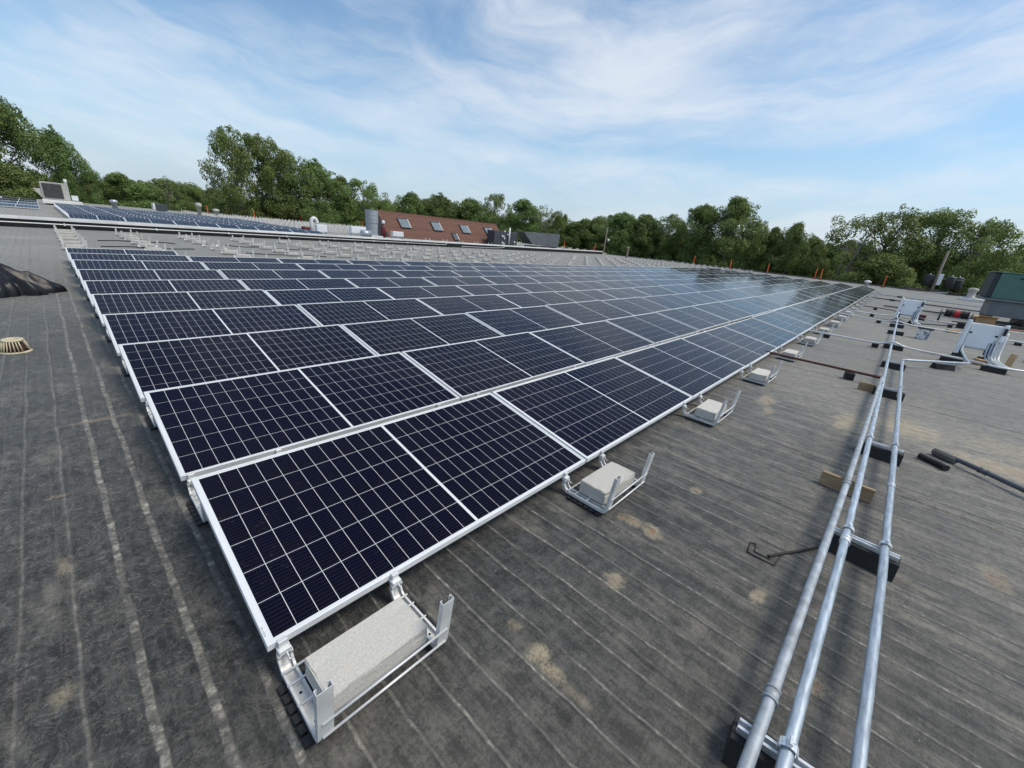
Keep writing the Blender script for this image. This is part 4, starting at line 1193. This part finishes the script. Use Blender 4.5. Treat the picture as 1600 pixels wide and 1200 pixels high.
# steel duct
e = empty('steel_duct', (20.35, 35.7, Z2)); tag(e, 'tall round galvanised duct standing left of the brown roof', 'duct')
prof = [(.52, .12)]
z = .12
for i in range(6):
    z2 = z + .36
    rad = .52 if i < 3 else .56
    prof += [(rad, z + .01), (rad, z2 - .03), (rad + .02, z2 - .022), (rad + .02, z2 - .005)]
    z = z2
prof += [(.57, z), (.53, z + .01), (.53, z - .2)]
MB().lathe(prof, n=28, smooth=False).build('barrel', M['galv_old'], e)
MB().cbox(-.72, .72, -.72, .72, .001, .12, .02).build('curb', M['white_metal'], e)

# brown shingled monitor roof with skylights
SX0, SX1, SY0, SY1, SZ1 = 23.2, 40.2, 37.4, 39.7, 2.63
sh = empty('shingle_roof', (SX0, SY0, Z2)); tag(sh, 'brown shingled monitor roof with skylights behind the low wall', 'roof structure')
LX, DY, DZ = SX1 - SX0, SY1 - SY0, SZ1 - Z2
sl = math.hypot(DY, DZ); sa = math.atan2(DZ, DY)
S = Matrix.Rotation(sa, 4, 'X')
nc = 18
for i in range(nc):
    b = MB(); y0_ = sl * i / nc; y1_ = sl * (i + 1) / nc + .03
    vs = [S @ Vector(p) for p in ((-.08, y0_, .03), (LX + .08, y0_, .03), (LX + .08, y1_, .004), (-.08, y1_, .004), (-.08, y0_, .0), (LX + .08, y0_, .0), (LX + .08, y1_, -.01), (-.08, y1_, -.01))]
    b.add(vs, [(0, 1, 2, 3), (7, 6, 5, 4), (4, 5, 1, 0), (5, 6, 2, 1), (6, 7, 3, 2), (7, 4, 0, 3)])
    b.build('shingle_course', M['shingle'], sh)
b = MB()
b.add([(0, 0, 0), (0, DY * 2, 0), (0, DY, DZ), (LX, 0, 0), (LX, DY * 2, 0), (LX, DY, DZ)], [(0, 2, 1), (3, 4, 5), (1, 2, 5, 4), (0, 1, 4, 3)])
b.build('gable', M['grey_siding'], sh)
MB().box(-.1, LX + .1, DY - .05, DY + .12, DZ - .02, DZ + .045).build('ridge_cap', M['shingle'], sh)
def skylight(xc, t, w, h, dark=False):
    f = empty('skylight', (0, 0, 0), parent=sh); f.matrix_local = S @ Matrix.Translation((xc, t * sl, .03))
    MB().box(-w / 2, w / 2, -h / 2, -h / 2 + .07, 0, .12).build('curb', M['black_metal'], f); MB().box(-w / 2, w / 2, h / 2 - .07, h / 2, 0, .12).build('curb', M['black_metal'], f)
    MB().box(-w / 2, -w / 2 + .07, -h / 2 + .07, h / 2 - .07, 0, .12).build('curb', M['black_metal'], f); MB().box(w / 2 - .07, w / 2, -h / 2 + .07, h / 2 - .07, 0, .12).build('curb', M['white_metal'], f)
    MB().box(-w / 2 + .071, w / 2 - .071, -h / 2 + .071, h / 2 - .071, .07, .085).build('pane', M['char_unit'] if dark else M['glass'], f)
for xc, t in SKY: skylight(xc, t, 1.25, 1.25)
skylight(SKYD[0], SKYD[1], .75, 1.0, True)

# dark equipment to the right of the brown roof
e = empty('air_handler', (36.5, 36.0, Z2)); tag(e, 'charcoal air handling unit at the right end of the brown roof', 'air handler')
MB().cbox(0, 4.1, 0, 1.3, .05, 1.66, .03).build('cabinet', M['char_unit'], e)
MB().box(1.05, 1.075, -.012, .001, .08, 1.72).build('panel_seam', M['black_metal'], e); MB().box(2.7, 2.725, -.012, .001, .08, 1.72).build('panel_seam', M['black_metal'], e)
for (x, z, s_) in ((1.35, 1.0, .22), (1.6, .95, .2), (1.75, .75, .18), (1.4, .25, .2), (1.65, .12, .22), (2.3, 1.25, .2), (3.6, .4, .22), (1.7, 1.55, .2)):
    MB().cbox(x - s_ / 2, x + s_ / 2, -.08, -.001, z, z + s_ * .9, .02).build('fitting', M['white_paint'], e)
MB().tube([(2.45, -.15, .2), (2.45, -.15, 2.1)], .10, 10).build('vent_pipe', M['white_metal'], e)
e = empty('intake_hood', (41.0, 35.3, Z2)); tag(e, 'grey sheet metal intake hood with slanted left side beside the charcoal unit', 'hood')
b = MB()
b.add([(0, 0, 1.85), (7.6, 0, 1.98), (7.5, 0, .25), (1.9, 0, .42), (0, 1.6, 1.85), (7.6, 1.6, 1.98), (7.5, 1.6, .25), (1.9, 1.6, .42)], [(0, 3, 2, 1), (4, 5, 6, 7), (0, 1, 5, 4), (1, 2, 6, 5), (2, 3, 7, 6), (3, 0, 4, 7)])
b.build('shell', M['grey_unit'], e)
MB().box(5.2, 5.23, -.012, .001, .32, 1.92).build('panel_seam', M['char_unit'], e)
MB().box(1.9, 7.4, .2, 1.4, .001, .25).build('curb', M['black_metal'], e)

# left rooftop unit
e = empty('condenser_unit', (.25, 58.0, Z2)); tag(e, 'beige condenser unit with dark grille on a white curb at the far left', 'air conditioner')
MB().cbox(0, 1.78, 0, 1.4, .48, 1.96, .03).build('cabinet', M['tan_unit'], e)
MB().box(.12, 1.35, -.03, -.001, .60, 1.84).build('grille', M['coil'], e)
for q in range(9): MB().box(.12 + q * .15, .135 + q * .15, -.045, -.031, .60, 1.84).build('grille_bar', M['char_unit'], e)
b = MB(); b.add([(-.5, .1, 1.35), (0, .1, 1.35), (0, .1, .5), (-.5, 1.2, 1.35), (0, 1.2, 1.35), (0, 1.2, .5)], [(0, 2, 1), (3, 4, 5), (0, 1, 4, 3), (1, 2, 5, 4), (2, 0, 3, 5)]); b.build('side_hood', M['tan_unit'], e)
MB().cbox(1.85, 2.3, 0.1, .5, .55, .98, .02).build('control_box', M['white_paint'], e)
MB().tube([(1.7, .4, 1.96), (1.7, .4, 2.35)], .12, 10).build('flue', M['white_metal'], e)
MB().cbox(-.1, 2.5, -.4, 1.9, .12, .46, .03).build('curb', M['white_metal'], e)
MB().box(.1, 2.3, -.2, 1.7, .001, .12).build('sleeper', M['black_metal'], e)
for (x, y, w, h, mt, lab) in ((8.6, 58.0, .5, .95, 'char_unit', 'dark square vent hood behind the small array'), (5.7, 66, .35, .8, 'galv', 'short grey stack behind the small array'), (14.0, 68, .35, 1.35, 'tan_unit', 'tall pale stack near the far left roof edge'), (16.3, 70, .4, .8, 'tan_unit', 'short pale stack near the far left roof edge')):
    e = empty('roof_stack', (x, y, Z2)); tag(e, lab, 'vent')
    if mt == 'char_unit':
        MB().cbox(-w, w, -w, w, .3, h, .03).build('hood', M[mt], e); MB().cbox(-w * .6, w * .6, -w * .6, w * .6, .001, .3, .02).build('curb', M['white_metal'], e); MB().cbox(-w - .18, -w - .01, -w, w, .35, h + .05, .02).build('side_box', M['white_metal'], e)
    else:
        MB().lathe([(w * .7, .0), (w * .7, h * .7), (w, h * .72), (w, h), (w * .5, h + .1)], n=14).build('pipe', M[mt], e)

# orange warning stakes round the roof edges
STK = [(16.41, 74.9, 1), (22.76, 76.0, 1), (31.5, 80.5, 1), (37.1, 79.6, 1), (42.3, 78.6, 1), (54.2, 38.47, 1), (59.9, 36.5, 1), (59.6, 20.3, 0), (58.6, 15.2, 0), (59.8, 11.2, 0), (59.2, 5.6, 0), (59.4, 6.2, 0), (58.3, 0.0, 0)]
for i, (x, y, hi) in enumerate(STK):
    e = empty('warning_stake', (x, y, Z2 if hi else 0)); tag(e, 'orange warning stake at the roof edge, %s from the left in the row' % ordinal(i + 1), 'stake', 'orange stakes round the roof edges')
    lean = random.uniform(-.08, .08)
    MB().cbox(-.18, .18, -.18, .18, .001, .07, .02).build('base', M['rubber'], e)
    b = MB().cbox(-.04, .04, -.045, .045, .05, 1.18, .01).build('post', M['orange'], e); b.rotation_euler = (lean, random.uniform(-.05, .05), 0)
e = empty('wooden_post', (55.0, 28.0, 0)); tag(e, 'weathered wooden post at the end of the low wall', 'post')
MB().cbox(-.12, .12, -.12, .12, .001, 1.35, .02).build('post', M['pole_wood'], e); MB().cbox(-.13, .13, -.13, .13, 1.352, 1.40, .02).build('cap', M['white_metal'], e)

# poles beyond the roof
def vpole(x, y, top, label, r=.16, crossarm=False):
    e = empty('utility_pole', (x, y, GZ)); tag(e, label, 'utility pole')
    MB().tube([(0, 0, 0), (0, 0, top - GZ)], [r * 1.25, r * .8], 12).build('post', M['pole_wood'], e)
    return e
e = vpole(69.5, 40.5, 4.4, 'utility pole with a pale lamp seen above the end of the low wall', .14)
MB().lathe([(.12, 0), (.22, .12), (.22, .3), (.06, .4)], (.45, -.35, 8.0), 12).build('lamp_head', M['white_paint'], e); MB().tube([(0, 0, 8.6), (.45, -.35, 8.45)], .035, 8).build('lamp_arm', M['galv'], e)
e = vpole(66.0, -4.0, 4.3, 'utility pole carrying a bank of dark transformers near the right edge', .14)
for (yy, xx) in ((.62, .1), (-1.15, 0.0), (-1.75, .45)):
    b = MB(); b.lathe([(.40, 0), (.44, .05), (.44, 1.15), (.36, 1.25), (.1, 1.3)], (xx, yy, 6.45), 16); t_ = b.build('transformer', M['black_metal'], e)
    MB().tube([(xx, yy, 7.6), (xx, yy, 7.85)], .05, 8).build('bushing', M['white_paint'], t_)
MB().cbox(-.08, .08, -2.1, .9, 7.35, 7.48, .01).build('crossarm', M['pole_wood'], e)
MB().cbox(-.32, -.2, -.45, -.1, 6.7, 7.9, .02).build('meter_box', M['white_paint'], e)
e = vpole(77.5, 5.9, 4.6, 'slim utility pole with a crossarm among the right hand trees', .12)
MB().cbox(-.06, .06, -1.0, 1.0, 10.0, 10.14, .01).build('crossarm', M['pole_wood'], e)
TREES=[(-50,-6.9,111.1,9.5,2.6,'shrub'),(-14,-4.8,115.9,9.4,3.3,'shrub'),(12,-2.6,96.7,19.6,9.1,'oak'),(18,-2.0,88.7,10.0,4.0,'shrub'),(27,-1.8,112.5,10.5,3.1,'shrub'),(64,0.8,109.6,9.5,3.1,'shrub'),(104,3.2,94.7,15.6,5.1,'oak'),(107,4.2,114.8,10.8,4.6,'shrub'),(143,7.2,114.1,10.0,4.5,'shrub'),(150,6.9,102.5,11.0,4.6,'round'),(186,10.8,112.6,11.0,3.7,'shrub'),(192,10.3,102.2,11.2,6.3,'round'),(226,14.3,111.0,10.4,4.1,'shrub'),(232,13.1,97.8,9.8,4.7,'shrub'),(261,17.8,111.2,11.3,5.7,'shrub'),(264,15.5,95.4,11.3,4.1,'sparse'),(298,22.1,113.5,11.5,5.6,'shrub'),(304,21.0,104.6,10.4,5.6,'round'),(338,25.3,107.8,9.7,5.7,'round'),(341,26.1,110.0,10.7,5.4,'shrub'),(374,23.9,87.5,19.9,7.9,'poplar'),(379,30.9,110.8,10.1,5.5,'shrub'),(414,33.5,105.0,9.8,6.3,'shrub'),(416,28.5,88.2,19.8,9.4,'poplar'),(453,40.4,109.5,10.9,6.3,'shrub'),(454,31.5,85.1,17.8,9.7,'poplar'),(489,43.7,104.7,10.8,6.0,'shrub'),(497,35.8,83.3,16.6,9.3,'oak'),(526,47.2,100.0,10.7,7.6,'shrub'),(532,41.2,85.3,15.1,6.2,'round'),(565,51.1,95.5,11.9,5.9,'shrub'),(566,44.9,83.5,15.0,9.4,'poplar'),(590,55.6,96.2,12.2,6.5,'round'),(600,52.7,88.3,12.2,6.1,'round'),(602,56.5,94.3,11.7,7.8,'shrub'),(626,59.6,92.4,12.3,7.6,'poplar'),(639,60.3,89.8,10.3,7.4,'shrub'),(641,55.3,81.8,14.0,7.7,'round'),(666,62.0,85.3,12.8,8.7,'round'),(680,69.1,91.2,12.3,9.7,'shrub'),(686,61.7,79.8,14.3,10.4,'oak'),(704,70.2,86.2,13.2,9.1,'poplar'),(723,76.1,88.3,10.2,7.8,'shrub'),(730,65.4,74.2,14.1,9.3,'round'),(733,71.6,80.6,11.8,8.5,'round'),(765,79.2,81.3,11.1,9.9,'shrub'),(769,77.4,78.2,12.2,8.1,'round'),(772,71.3,71.4,15.9,7.2,'poplar'),(802,82.2,75.5,12.7,7.5,'poplar'),(807,83.0,75.1,10.8,7.3,'shrub'),(815,72.8,64.1,15.0,8.7,'round'),(835,81.5,67.6,13.5,7.7,'poplar'),(842,86.1,70.0,11.0,9.8,'shrub'),(848,72.7,57.9,13.7,7.2,'sparse'),(868,76.8,57.6,13.2,5.7,'poplar'),(874,89.7,66.0,12.8,7.5,'round'),(876,92.8,68.0,10.3,7.4,'shrub'),(902,80.5,54.2,11.7,8.6,'round'),(909,79.6,52.4,12.1,8.1,'round'),(914,85.5,55.5,10.5,6.3,'shrub'),(932,81.1,49.6,13.0,7.2,'round'),(946,83.4,48.7,13.2,7.6,'poplar'),(952,81.3,46.5,10.1,5.6,'shrub'),(966,80.0,43.6,13.7,8.3,'oak'),(980,85.3,44.4,12.8,6.4,'oak'),(988,83.5,42.2,11.0,5.7,'shrub'),(1002,82.2,39.5,13.8,7.6,'round'),(1017,83.1,37.9,11.6,7.3,'round'),(1027,86.4,38.0,10.1,7.7,'shrub'),(1040,82.4,34.4,14.0,7.2,'poplar'),(1054,87.1,34.5,11.0,6.1,'poplar'),(1066,95.5,36.2,11.4,6.5,'shrub'),(1085,80.6,28.1,15.6,7.5,'oak'),(1093,88.5,30.0,12.1,6.3,'poplar'),(1105,89.2,28.7,10.0,5.7,'shrub'),(1132,80.2,22.7,16.8,8.6,'oak'),(1132,93.5,26.7,11.7,6.7,'round'),(1143,97.4,26.4,10.1,7.1,'shrub'),(1169,94.1,22.4,12.1,5.6,'poplar'),(1172,81.3,18.9,13.6,5.5,'poplar'),(1182,93.4,20.7,9.5,5.0,'shrub'),(1200,81.9,16.2,12.7,4.5,'round'),(1207,91.9,17.6,11.8,6.2,'poplar'),(1218,93.3,16.7,9.8,6.0,'shrub'),(1230,80.5,13.1,13.3,5.0,'oak'),(1243,94.6,14.3,11.5,4.7,'round'),(1253,101.5,14.3,11.3,5.6,'shrub'),(1262,82.9,10.7,11.8,4.5,'round'),(1284,93.9,10.1,11.2,4.9,'oak'),(1291,100.2,10.1,11.1,5.4,'shrub'),(1296,87.2,8.2,10.7,4.5,'round'),(1316,95.7,7.2,12.2,4.4,'round'),(1322,91.4,6.3,10.6,3.9,'round'),(1332,95.4,5.7,10.1,3.8,'shrub'),(1346,92.2,4.3,11.5,5.0,'round'),(1372,79.7,1.6,15.7,7.7,'spread'),(1375,96.7,2.0,10.8,5.0,'shrub'),(1378,73.7,1.0,9.6,4.4,'shrub'),(1379,89.9,1.5,10.8,3.5,'round'),(1415,101.1,-1.3,10.6,4.5,'shrub'),(1417,91.0,-1.5,11.5,4.5,'poplar'),(1440,81.7,-3.0,16.0,6.1,'spread'),(1450,83.7,-3.7,10.2,6.0,'shrub'),(1454,96.1,-4.4,10.2,4.1,'shrub'),(1454,97.1,-4.4,11.9,3.5,'round'),(1485,91.4,-6.4,10.8,4.0,'round'),(1497,102.3,-8.0,10.7,3.2,'shrub'),(1510,79.5,-7.3,14.5,6.1,'spread'),(1524,91.3,-9.1,11.0,3.8,'poplar'),(1540,83.4,-9.3,11.3,5.3,'shrub'),(1541,101.4,-11.1,10.2,2.9,'shrub'),(1561,91.8,-11.5,10.5,3.0,'poplar'),(1576,93.6,-12.7,10.4,3.3,'shrub'),(1585,91.0,-12.9,12.4,4.8,'round'),(1601,95.4,-14.4,10.6,3.1,'round'),(1612,99.4,-15.7,10.0,3.2,'shrub'),(1635,95.7,-16.5,10.8,2.8,'poplar'),(1640,90.6,-16.0,13.1,4.4,'round')]
# ------------------------------------------------------------------ trees
def leaf_cloud(centers, radii, per, size, seed, flat=0.8, up=0.35):
    rs = np.random.RandomState(seed)
    P = []; Nn = []
    for c, r in zip(centers, radii):
        n = int(per * (r / .085) ** 2)
        d = rs.normal(size=(n, 3)); d /= np.linalg.norm(d, axis=1)[:, None]
        q = rs.uniform(.35, 1.0, n) ** .5
        P.append(c + d * (q * r)[:, None] * np.array([1, 1, flat]))
        nn = d * .8 + rs.normal(size=(n, 3)) * .55 + np.array([0, 0, up])
        Nn.append(nn / np.linalg.norm(nn, axis=1)[:, None])
    P = np.concatenate(P); Nn = np.concatenate(Nn)
    n = len(P)
    a = rs.normal(size=(n, 3)); t = np.cross(Nn, a); t /= np.linalg.norm(t, axis=1)[:, None]
    b = np.cross(Nn, t)
    s = size * rs.uniform(.6, 1.35, n)[:, None]
    V = np.empty((n, 4, 3))
    V[:, 0] = P - t * s; V[:, 1] = P + b * s * .62 - Nn * s * .15; V[:, 2] = P + t * s; V[:, 3] = P - b * s * .62 - Nn * s * .15
    return V.reshape(-1, 3), n
def quad_mesh(name, V, n, mats):
    me = bpy.data.meshes.new(name)
    me.vertices.add(n * 4); me.vertices.foreach_set('co', V.astype(np.float32).ravel())
    me.loops.add(n * 4); me.loops.foreach_set('vertex_index', np.arange(n * 4, dtype=np.int32))
    me.polygons.add(n); me.polygons.foreach_set('loop_start', np.arange(0, n * 4, 4, dtype=np.int32))
    me.update(calc_edges=True)
    me.materials.append(mats)
    return me
KIND = {  # crown bottom, top radius profile, clump count, clump radius
    'oak': dict(z0=.16, prof=[(0, .30), (.25, .48), (.5, .50), (.75, .40), (.92, .22), (1, .08)], n=120, r=(.055, .105), per=330, size=0.0086, lob=.22),
    'round': dict(z0=.10, prof=[(0, .34), (.3, .50), (.6, .44), (.85, .27), (1, .10)], n=115, r=(.05, .10), per=300, size=0.0092, lob=.18),
    'poplar': dict(z0=.12, prof=[(0, .26), (.3, .46), (.55, .50), (.8, .40), (1, .20)], n=130, r=(.045, .085), per=340, size=0.0084, lob=.16),
    'spread': dict(z0=.22, prof=[(0, .22), (.3, .42), (.6, .50), (.85, .46), (1, .22)], n=95, r=(.05, .10), per=270, size=0.0086, lob=.34),
    'shrub': dict(z0=.02, prof=[(0, .46), (.4, .50), (.75, .40), (1, .14)], n=90, r=(.07, .13), per=220, size=0.011, lob=.15),
    'sparse': dict(z0=.15, prof=[(0, .25), (.5, .46), (.85, .40), (1, .2)], n=60, r=(.03, .06), per=60, size=.010, lob=.3)}
def crown_proto(kind, seed, mat):
    K = KIND[kind]
    rs = np.random.RandomState(seed)
    ph = rs.uniform(0, 6.28, 5)
    cs = []; rad = []
    zs, rr_ = zip(*K['prof'])
    while len(cs) < K['n']:
        t = rs.uniform(0, 1) ** .85
        a = rs.uniform(0, 6.283)
        lob = 1 + K['lob'] * (math.sin(2 * a + ph[0] + 3 * t) * .5 + math.sin(3 * a + ph[1] - 5 * t) * .5 + .6 * math.sin(9 * t + ph[2] + a))
        Rm = np.interp(t, zs, rr_) * lob
        q = rs.uniform(0.0, 1.0) ** .42
        r = rs.uniform(*K['r'])
        rad_here = max(0.0, Rm - r * .8) * q
        z = K['z0'] + t * (1 - K['z0'] - r * .6)
        cs.append(np.array([rad_here * math.cos(a), rad_here * math.sin(a), z])); rad.append(r)
    # upright tufts that break the outline
    for i in range(16 if kind in ('poplar', 'spread', 'oak') else 8):
        a = rs.uniform(0, 6.283); q = rs.uniform(0, .8)
        cs.append(np.array([.36 * q * math.cos(a), .36 * q * math.sin(a), 1.0 - .16 * q + rs.uniform(-.03, .03)])); rad.append(rs.uniform(.022, .042))
    V, n = leaf_cloud(cs, rad, K['per'], K['size'], seed + 1, .85, .55)
    return quad_mesh('crown', V, n, mat), cs
def trunk_proto(kind, seed, cs):
    rs = random.Random(seed)
    b = MB()
    lean = (rs.uniform(-.04, .04), rs.uniform(-.04, .04))
    pts = [(lean[0] * t * t * 2, lean[1] * t * t * 2, t) for t in (0, .08, .2, .35, .5, .66, .8)]
    b.tube(pts, [.024, .018, .015, .0125, .010, .007, .004], 8)
    pick = rs.sample(range(len(cs)), 26 if kind != 'sparse' else 44)
    for i in pick:
        c = Vector(cs[i])
        zb = max(.12, min(.7, c.z - rs.uniform(.10, .3)))
        base = Vector((lean[0] * zb * zb * 2, lean[1] * zb * zb * 2, zb))
        mid = base.lerp(c, .5) + Vector((rs.uniform(-.02, .02), rs.uniform(-.02, .02), -.02))
        b.tube([base, mid, c], [.0065, .0042, .0014], 5, cap=False)
    return b.mesh('trunk', M['bark'])
PROTO = {}
sd = 20
for kind, nv in (('oak', 3), ('round', 3), ('poplar', 3), ('spread', 3), ('shrub', 3), ('sparse', 1)):
    for i in range(nv):
        sd += 7
        mt = M['leaf_pale'] if kind == 'sparse' or (kind == 'shrub' and i == 1) else (M['leaf_dark'] if (kind in ('oak', 'round') and i != 1) else M['leaf'])
        cm, cs = crown_proto(kind, sd, mt)
        PROTO[kind, i] = (cm, trunk_proto(kind, sd, cs))
WORD = {'oak': 'broad dark green tree', 'round': 'rounded leafy tree', 'poplar': 'tall upright leafy tree', 'spread': 'open crowned spreading tree', 'shrub': 'low bushy tree', 'sparse': 'thin pale twiggy tree'}
rt = random.Random(9)
rank = {}
for idx, (u, x, y, h, w, kind) in enumerate(TREES):
    nv = 1 if kind == 'sparse' else 3
    cm, tm = PROTO[kind, rt.randrange(nv)]
    e = empty({'shrub': 'bushy_tree'}.get(kind, 'tree'), (x, y, GZ), (0, 0, rt.uniform(0, 6.28)))
    rank[kind] = rank.get(kind, 0) + 1
    tag(e, '%s beyond the roof, %s of its kind from left' % (WORD[kind], ordinal(rank[kind])), 'tree', 'trees beyond the roof')
    wf = w * {'shrub': 2.6, 'poplar': 1.5, 'sparse': 1.5, 'oak': 1.7, 'spread': 1.95}.get(kind, 1.9)
    s = (wf, wf, h)
    inst('crown', cm, e, scale=s); inst('trunk', tm, e, scale=(max(wf, h * .6), max(wf, h * .6), h))
# leaning bare trunk in front of the right hand trees
e = empty('leaning_trunk', (75.0, 6.3, GZ)); tag(e, 'bare leaning trunk with one side limb in front of the right trees', 'tree')
MB().tube([(0, 0, 0), (0, -.7, 3.5), (0, -1.3, 6.5), (.2, -2.1, 10.5), (.3, -2.8, 13)], [.22, .19, .17, .13, .06], 10).build('trunk', M['bark'], e)
MB().tube([(0, -1.45, 7.0), (.1, -2.4, 7.6), (.2, -3.2, 7.7)], [.09, .06, .03], 6).build('limb', M['bark'], e)
